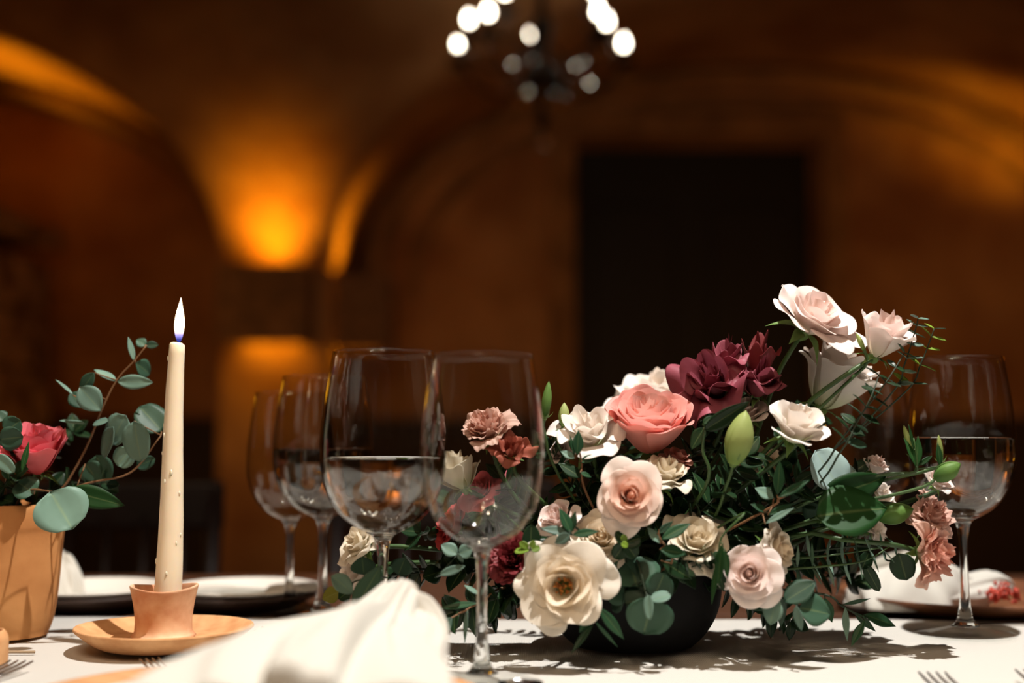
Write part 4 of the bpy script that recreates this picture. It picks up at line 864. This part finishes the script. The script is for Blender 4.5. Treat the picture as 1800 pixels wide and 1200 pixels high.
nx_, ny_ = P(428, 1060, 1.42).x, 1.42
plate(nx_, ny_, TZ, .084, char_w, 'dark charger plate under the white plate right of the candle', 'charger', 'plate')
plate(nx_, ny_, TZ+.0062, .078, china, 'white plate on a dark charger, right of the candle at the back')
fx, fy = P(1700, 1090, 1.40).x, 1.40
plate(fx, fy, TZ, .132, brown_c, 'brown stoneware plate behind the right wine glass, carrying a napkin', depth=.019)
ex, ey = P(430, 1180, .84).x, .84
plate(ex, ey, CT, .155, char_l, 'tan wooden charger in the foreground under the front napkin', 'charger', 'plate', depth=.013)
plate(ex+.015, ey-.02, CT+.0062, .118, china, 'white plate on the tan foreground charger', depth=.012)

# ------------------------------------------------------------------ NAPKINS
def pleated(path, widths, heights, npl, amp, seed, zmin, sq=.62):
    """gathered cloth bundle swept along a path; pleats run along its length"""
    rnd = random.Random(seed); cv = curve(path, 36); n = len(cv); m = 120; ph = [rnd.uniform(0, 6.28) for _ in range(6)]
    vs = []
    for i, c in enumerate(cv):
        t = i/(n-1); d = (cv[min(i+1, n-1)] - cv[max(i-1, 0)]).normalized(); side = d.cross(Vector((0, 0, 1))).normalized(); up = side.cross(d)
        W = _interp(widths, t); H = _interp(heights, t)
        for k in range(m):
            a = 2*PI*k/m
            rr = 1 + amp*(1.3-2.4*abs(math.sin(npl*.5*a + ph[0] + .9*t))**.8 + .5*math.sin((npl*2+1)*a + ph[1] - 2*t) + .6*math.sin(2*a+ph[2]+3*t)) * (.45+.55*t) + .03*math.sin(8*t+ph[3]+2*a)
            p = c + side*W*rr*math.cos(a) + up*H*rr*math.sin(a)
            if p.z < zmin: p.z = zmin + (p.z-zmin)*.04 + .0008
            vs.append(p)
    fs = [(i*m+k, i*m+(k+1) % m, (i+1)*m+(k+1) % m, (i+1)*m+k) for i in range(n-1) for k in range(m)]
    fs += [tuple(range(m-1, -1, -1)), tuple((n-1)*m+k for k in range(m))]
    return vs, fs
def _interp(l, t):
    q = t*(len(l)-1); a = min(int(q), len(l)-2); return l[a] + (l[a+1]-l[a])*(q-a)
def napkin_front():
    zt = CT+.0105
    t = thing('cloth_napkin', 'cream cloth napkin tied in a loose knot on the foreground plate', 'napkin', (P(560, 1150, .86).x, .86, zt))
    K = P(700, 1075, .93)
    vs, fs = pleated([K + Vector((.004, .006, .012)), P(665, 1112, .90), P(610, 1168, .84), P(560, 1225, .77), P(520, 1290, .70)], [.014, .022, .038, .060, .074, .08], [.014, .019, .030, .040, .042, .038], 6, .20, 5, zt)
    o = MB().add(vs, fs).obj('fan', napkin_m, t); subs(o)
    # knot: rolled band looping over the gathered neck
    def band(pts, r0, nm, seed):
        rnd = random.Random(seed); cv = curve(pts, 40); m = 48; vs = []; n = len(cv); ph = rnd.uniform(0, 6)
        ref = Vector((0, -1, .2))
        for i, c in enumerate(cv):
            d = (cv[min(i+1, n-1)] - cv[max(i-1, 0)]).normalized(); s_ = (ref - d*ref.dot(d)).normalized(); u = d.cross(s_); t_ = i/(n-1)
            rad = r0*(.35+.65*math.sin(PI*min(1, max(0, .08+.84*t_)))**.6)
            for k in range(m):
                a = 2*PI*k/m; rr = rad*(1.12 - .5*abs(math.sin(2.5*a+ph+2.0*t_))**.7 + .06*math.sin(9*a+ph*2-3*t_))
                p = c + s_*rr*math.cos(a)*.8 + u*rr*math.sin(a)*1.15
                vs.append(p)
        fs = [(i*m+k, i*m+(k+1) % m, (i+1)*m+(k+1) % m, (i+1)*m+k) for i in range(n-1) for k in range(m)]
        fs += [tuple(range(m-1, -1, -1)), tuple((n-1)*m+k for k in range(m))]
        subs(MB().add(vs, fs).obj(nm, napkin_m, t))
    band([P(640, 1115, .925), P(655, 1080, .93), P(698, 1070, .93), P(736, 1082, .925), P(752, 1125, .91), P(748, 1180, .89)], .0155, 'knot_band', 4)
    band([P(650, 1105, .95), P(672, 1078, .955), P(705, 1068, .955), P(730, 1088, .95)], .013, 'knot_band', 9)
    band([P(690, 1062, .94), P(700, 1052, .94), P(713, 1044, .94), P(721, 1066, .935)], .009, 'corner', 12)
    vs, fs = pleated([P(742, 1100, .92), P(735, 1150, .89), P(700, 1200, .84), P(650, 1250, .78)], [.012, .022, .036, .05], [.014, .024, .03, .03], 5, .09, 15, zt)
    subs(MB().add(vs, fs).obj('tail', napkin_m, t))
    return t
napkin_front()
def heap(name, label, c, dims, zmin, seed, m, amp=.16, rot=0, power=1.0):
    """soft crumpled cloth bundle"""
    rnd = random.Random(seed); vs = []; nu, nv = 64, 24; ph = [rnd.uniform(0, 6.28) for _ in range(9)]
    for j in range(nv+1):
        th = PI/2*j/nv
        for i in range(nu):
            a = 2*PI*i/nu
            f = 1 + amp*(math.sin(3*a+ph[0]+2*th) + .6*math.sin(7*a+ph[1]-3*th) + .4*math.sin(12*a+ph[2]+5*th)) * math.cos(th)**.5
            r = math.cos(th)*f; z = math.sin(th)**power*(1 + amp*1.1*math.sin(2*a+ph[3]) + amp*.7*math.sin(5*a + 4*th+ph[4]))
            x_, y_ = r*math.cos(a)*dims[0], r*math.sin(a)*dims[1]
            vs.append((c[0] + x_*math.cos(rot) - y_*math.sin(rot), c[1] + x_*math.sin(rot) + y_*math.cos(rot), zmin + max(0, z)*dims[2]))
    fs = [(j*nu+i, j*nu+(i+1) % nu, (j+1)*nu+(i+1) % nu, (j+1)*nu+i) for j in range(nv) for i in range(nu)] + [tuple(range(nu-1, -1, -1))]
    t = thing(name, label, 'napkin', (c[0], c[1], zmin))
    subs(MB().add(vs, fs).obj('folded_cloth', m, t)); return t
nb = heap('cloth_napkin', 'cream napkin bundled on the brown plate behind the right wine glass', (P(1600, 1050, 1.37).x, 1.37), (.072, .045, .050), TZ+.0065, 21, napkin_m, .10)
vs, fs = pleated([P(1640, 1045, 1.37), P(1700, 1040, 1.37), P(1745, 1030, 1.37), P(1775, 1038, 1.38)], [.035, .028, .02, .008], [.022, .02, .016, .006], 5, .1, 31, TZ+.012)
subs(MB().add(vs, fs).obj('tail', napkin_m, nb))
nl = heap('cloth_napkin', 'white napkin peak standing on the plate behind the terracotta pot', (P(112, 1000, 1.43).x, 1.43), (.020, .018, .040), TZ+.0115, 22, napkin_m, .12, power=1.2)
nm_ = heap('cloth_napkin', 'flat white napkin lying on the back plate right of the candle', (nx_-.012, ny_), (.052, .045, .008), TZ+.0115, 23, napkin_m, .08)
vs, fs = pleated([(nx_+.035, ny_-.01, TZ+.020), (nx_+.062, ny_-.02, TZ+.022), (nx_+.085, ny_-.01, TZ+.0245)], [.022, .02, .01], [.006, .006, .004], 5, .1, 33, TZ+.0125)
subs(MB().add(vs, fs).obj('tail', napkin_m, nm_))

# dried sprig (coral) on the right-hand napkin; tiny ones on the front napkin
def dried(label, pts, Y, col, n, s, seed, name='dried_flower_sprig'):
    rnd = random.Random(seed); t = thing(name, label, 'dried flowers', P(*pts[0], Y)); m = mat(name+'_mat_%d' % seed, col, .8, noise=200)
    cv = curve([P(a, b, Y) for a, b in pts], 16); MB().tube(cv, .0008, 5).obj('stem', m, t)
    b = MB()
    for i in range(n):
        p = cv[rnd.randrange(2, len(cv))] + Vector((rnd.gauss(0, s), rnd.gauss(0, s), rnd.gauss(0, s)))
        b.ball(p, rnd.uniform(.0012, .0026), 4, (1, 1, rnd.uniform(.8, 1.6)))
    b.obj('blossoms', m, t); return t
dried('coral dried flower sprig on the brown plate at the right edge', [(1738, 1058), (1752, 1040), (1768, 1038), (1786, 1052)], 1.33, (222, 86, 66), 70, .0045, 2)
dried('tiny dark red dried petals beside the candle saucer', [(447, 1118), (452, 1109), (462, 1104)], 1.12, (140, 30, 40), 4, .0006, 3)

# ------------------------------------------------------------------ CUTLERY
steel = mat('polished_steel', (190, 186, 182), .18, 1.0)
def fork(label, tipc, ang, z, L=.19, s=1.0):
    """dinner fork lying flat; tip centre, heading angle of the tines in the table plane"""
    d = Vector((math.cos(ang), math.sin(ang), 0)); sd = Vector((-d.y, d.x, 0)); tip = Vector((tipc[0], tipc[1], z))
    t = thing('dinner_fork', label, 'fork', tip - d*L*.5)
    up = Vector((0, 0, 1))
    for k in range(4):
        o = (k-1.5)*.0062*s
        MB().tube([tip + sd*o*1.05 + up*.0065, tip - d*.012*s + sd*o + up*.0045, tip - d*.035*s + sd*o + up*.0025, tip-d*.05*s + sd*o + up*.003], [.0007*s, .0012*s, .0014*s, .0016*s], 8).obj('tine', steel, t)
    b = MB(); prof = [(.046, .0112), (.055, .0115), (.068, .009), (.078, .004), (.095, .0032), (.14, .0045), (.18, .0075), (.19, .006), (.193, .001)]
    vs = []; 
    for q, w_ in prof:
        c = tip - d*q*s; h = .003 + .006*math.exp(-((q-.10)/.03)**2)
        vs += [c - sd*w_*s + up*h, c + sd*w_*s + up*h, c + sd*w_*s*.9 + up*(h-.0018), c - sd*w_*s*.9 + up*(h-.0018)]
    n = len(prof); fs = [(i*4+j, i*4+(j+1) % 4, (i+1)*4+(j+1) % 4, (i+1)*4+j) for i in range(n-1) for j in range(4)] + [(3, 2, 1, 0), ((n-1)*4, (n-1)*4+1, (n-1)*4+2, (n-1)*4+3)]
    subs(MB().add(vs, fs).obj('handle', steel, t)); return t
xy = tp(38, 1162, CT+.006); fork('blurred silver fork at the bottom left corner of the cloth', xy, math.radians(78), CT)
xy = tp(262, 1160, CT+.006); fork('dark silver fork tips resting between the candle saucer and the tan charger', xy, math.radians(122), CT+.001, s=.75)
xy = tp(1638, 1182, CT+.006); fork('silver fork at the bottom right, tines pointing to the right wine glass', xy, math.radians(88), CT)
xy = tp(1808, 1178, CT+.006); fork('silver fork cut off by the right edge of the picture', xy, math.radians(88), CT)
# spoon near the empty front glass
sx0, sy0 = tp(915, 1196, CT+.004)
spn = thing('silver_spoon', 'silver spoon bowl shining at the bottom edge beside the empty front glass', 'spoon', (sx0, sy0-.03, CT))
def spoonf(u, v):
    th = PI*v; r = math.sin(th)**.8
    return (Vector((sx0 + u*.016*r, sy0 - .045*(1-math.cos(th))*.5, CT+.001 + .008*(u*u*r*r*.8 + (1-math.sin(th))*.6))), (0, 0))
o = MB().add(*grid(spoonf, 12, 16)).obj('bowl', steel, spn); solid(o, .001, 1); subs(o)
MB().tube([(sx0, sy0-.043, CT+.006), (sx0, sy0-.06, CT+.009), (sx0+.002, sy0-.12, CT+.005), (sx0+.003, sy0-.15, CT+.003)], [.0015, .0018, .0028, .0035], 10).obj('handle', steel, spn)
# cutlery lying on the back right, beside the brown plate
kx = tp(1790, 1104, TZ)
kn = thing('table_knife', 'table knife lying on the wood in front of the brown plate', 'knife', (kx[0], kx[1], TZ))
MB().box((kx[0]+.02, kx[1], TZ+.004), (.12, .010, .002), .05).obj('blade', steel, kn, smooth=False)
MB().box((kx[0]+.12, kx[1]+.005, TZ+.005), (.09, .012, .006), .05).obj('handle', steel, kn, smooth=False)

# ------------------------------------------------------------------ CHAIRS behind the table
chair_m = mat('dark_chair_wood', (36, 18, 13), .5, noise=20)
def chair(x, y, label, rz=0):
    t = thing('dining_chair', label, 'chair', (x, y, 0), 'wooden chairs on the far side of the table')
    R = Matrix.Rotation(rz, 3, 'Z'); o = Vector((x, y, 0)); g = lambda a, b, c: o + R @ Vector((a, b, c))
    bevel(MB().box(g(0, 0, .45), (.42, .40, .03), rz).obj('seat', chair_m, t, smooth=False), .008)
    for a in (-1, 1):
        MB().tube([g(a*.18, -.17, 0), g(a*.18, -.17, .44)], [.014, .018], 10).obj('leg', chair_m, t)
        MB().tube([g(a*.19, .20, 0), g(a*.18, .18, .45), g(a*.185, .24, .86)], [.014, .018, .014], 10).obj('leg', chair_m, t)
    bevel(MB().box(g(0, .235, .82), (.40, .02, .08), rz).obj('top_rail', chair_m, t, smooth=False), .006)
    for a in (-2, -1, 0, 1, 2): MB().tube([g(a*.065, .19, .46), g(a*.065, .23, .80)], .008, 8).obj('spindle', chair_m, t)
    return t
for x_, lb in ((-.70, 'dark wooden chair behind the candle, far side of the table'), (-.12, 'dark wooden chair behind the front wine glasses'), (.56, 'dark wooden chair behind the flowers'), (1.12, 'dark wooden chair beyond the right wine glass')):
    chair(x_, 2.05, lb)

# ------------------------------------------------------------------ CHANDELIER
CY = 5.0; cx0 = P(952, 60, CY).x; zr = P(950, 72, CY).z
iron = mat('dark_bronze', (46, 36, 30), .35, .7)
crystal = glass_mat('crystal', 1.55)
bulb_m = mat('lit_bulb', (255, 235, 210), .4, emit=((1, .86, .66), 22))
ch = thing('chandelier', 'dark crystal chandelier with lit candle bulbs hanging from the vault', 'chandelier', (cx0, CY, zr-.45))
zc = zB(CY)
MB().tube([(cx0, CY, zr+.32), (cx0, CY, zc-.02)], .008, 8).obj('chain', iron, ch)
MB().lathe([(.001, zc-.06), (.06, zc-.05), (.07, zc-.01), (.001, zc)], (cx0, CY, 0), 20).obj('ceiling_cup', iron, ch)
MB().lathe(interp_prof([(.001, -.36), (.018, -.34), (.03, -.30), (.014, -.26), (.05, -.21), (.085, -.16), (.06, -.10), (.02, -.06), (.03, 0), (.05, .05), (.025, .1), (.018, .2), (.035, .25), (.012, .32), (.001, .33)], 3), (cx0, CY, zr), 24).obj('central_column', iron, ch)
rnd = random.Random(5); NA = 5
for k in range(NA*2):
    tier = k//NA; a = 2*PI*k/NA + PI/2 + .12*tier; dx, dy = math.cos(a), math.sin(a); R_ = .345 - .055*tier; zt_ = .095*tier
    q = lambda r, z: Vector((cx0+dx*r, CY+dy*r, zr+z+zt_))
    zj = rnd.uniform(-.01, .01)
    arm = MB().tube(curve([q(.05, -.12), q(.14, -.20), q(.25, -.17), q(.32, -.09), q(R_, -.075)], 16), .0075, 8).obj('arm', iron, ch)
    MB().lathe(interp_prof([(.001, -.085), (.02, -.08), (.045, -.062), (.048, -.056), (.012, -.06), (.011, -.005), (.001, -.004)], 2), q(R_, zj), 16).obj('candle_cup', iron, arm)
    MB().lathe(interp_prof([(.001, -.004), (.009, 0), (.0125, .014), (.010, .03), (.003, .045), (.001, .047)], 3), q(R_, zj), 14).obj('bulb', bulb_m, arm)
    for (r, z, s) in ((R_, -.12, 1.0), (R_+.03, -.09, .7), (R_-.03, -.10, .7), (.22, -.24, 1.0), (.14, -.27, 1.1)):
        MB().lathe([(.0008, .022*s), (.006*s, .008*s), (.010*s, -.006*s), (.006*s, -.018*s), (.0008, -.022*s)], q(r, z+zj), 8).obj('crystal', crystal, ch, smooth=False)
for k in range(22):
    a = 2*PI*k/11; rz_ = (.085, .15)[k//11]; MB().lathe([(.0008, .03), (.008, .01), (.012, -.008), (.007, -.024), (.0008, -.03)], (cx0+rz_*math.cos(a), CY+rz_*math.sin(a), zr-(.22, .12)[k//11]), 8).obj('crystal', crystal, ch, smooth=False)
MB().ball((cx0, CY, zr-.40), .028, 8).obj('crystal_ball', crystal, ch)

for o in bpy.data.objects:
    if '_w' in o: del o['_w']
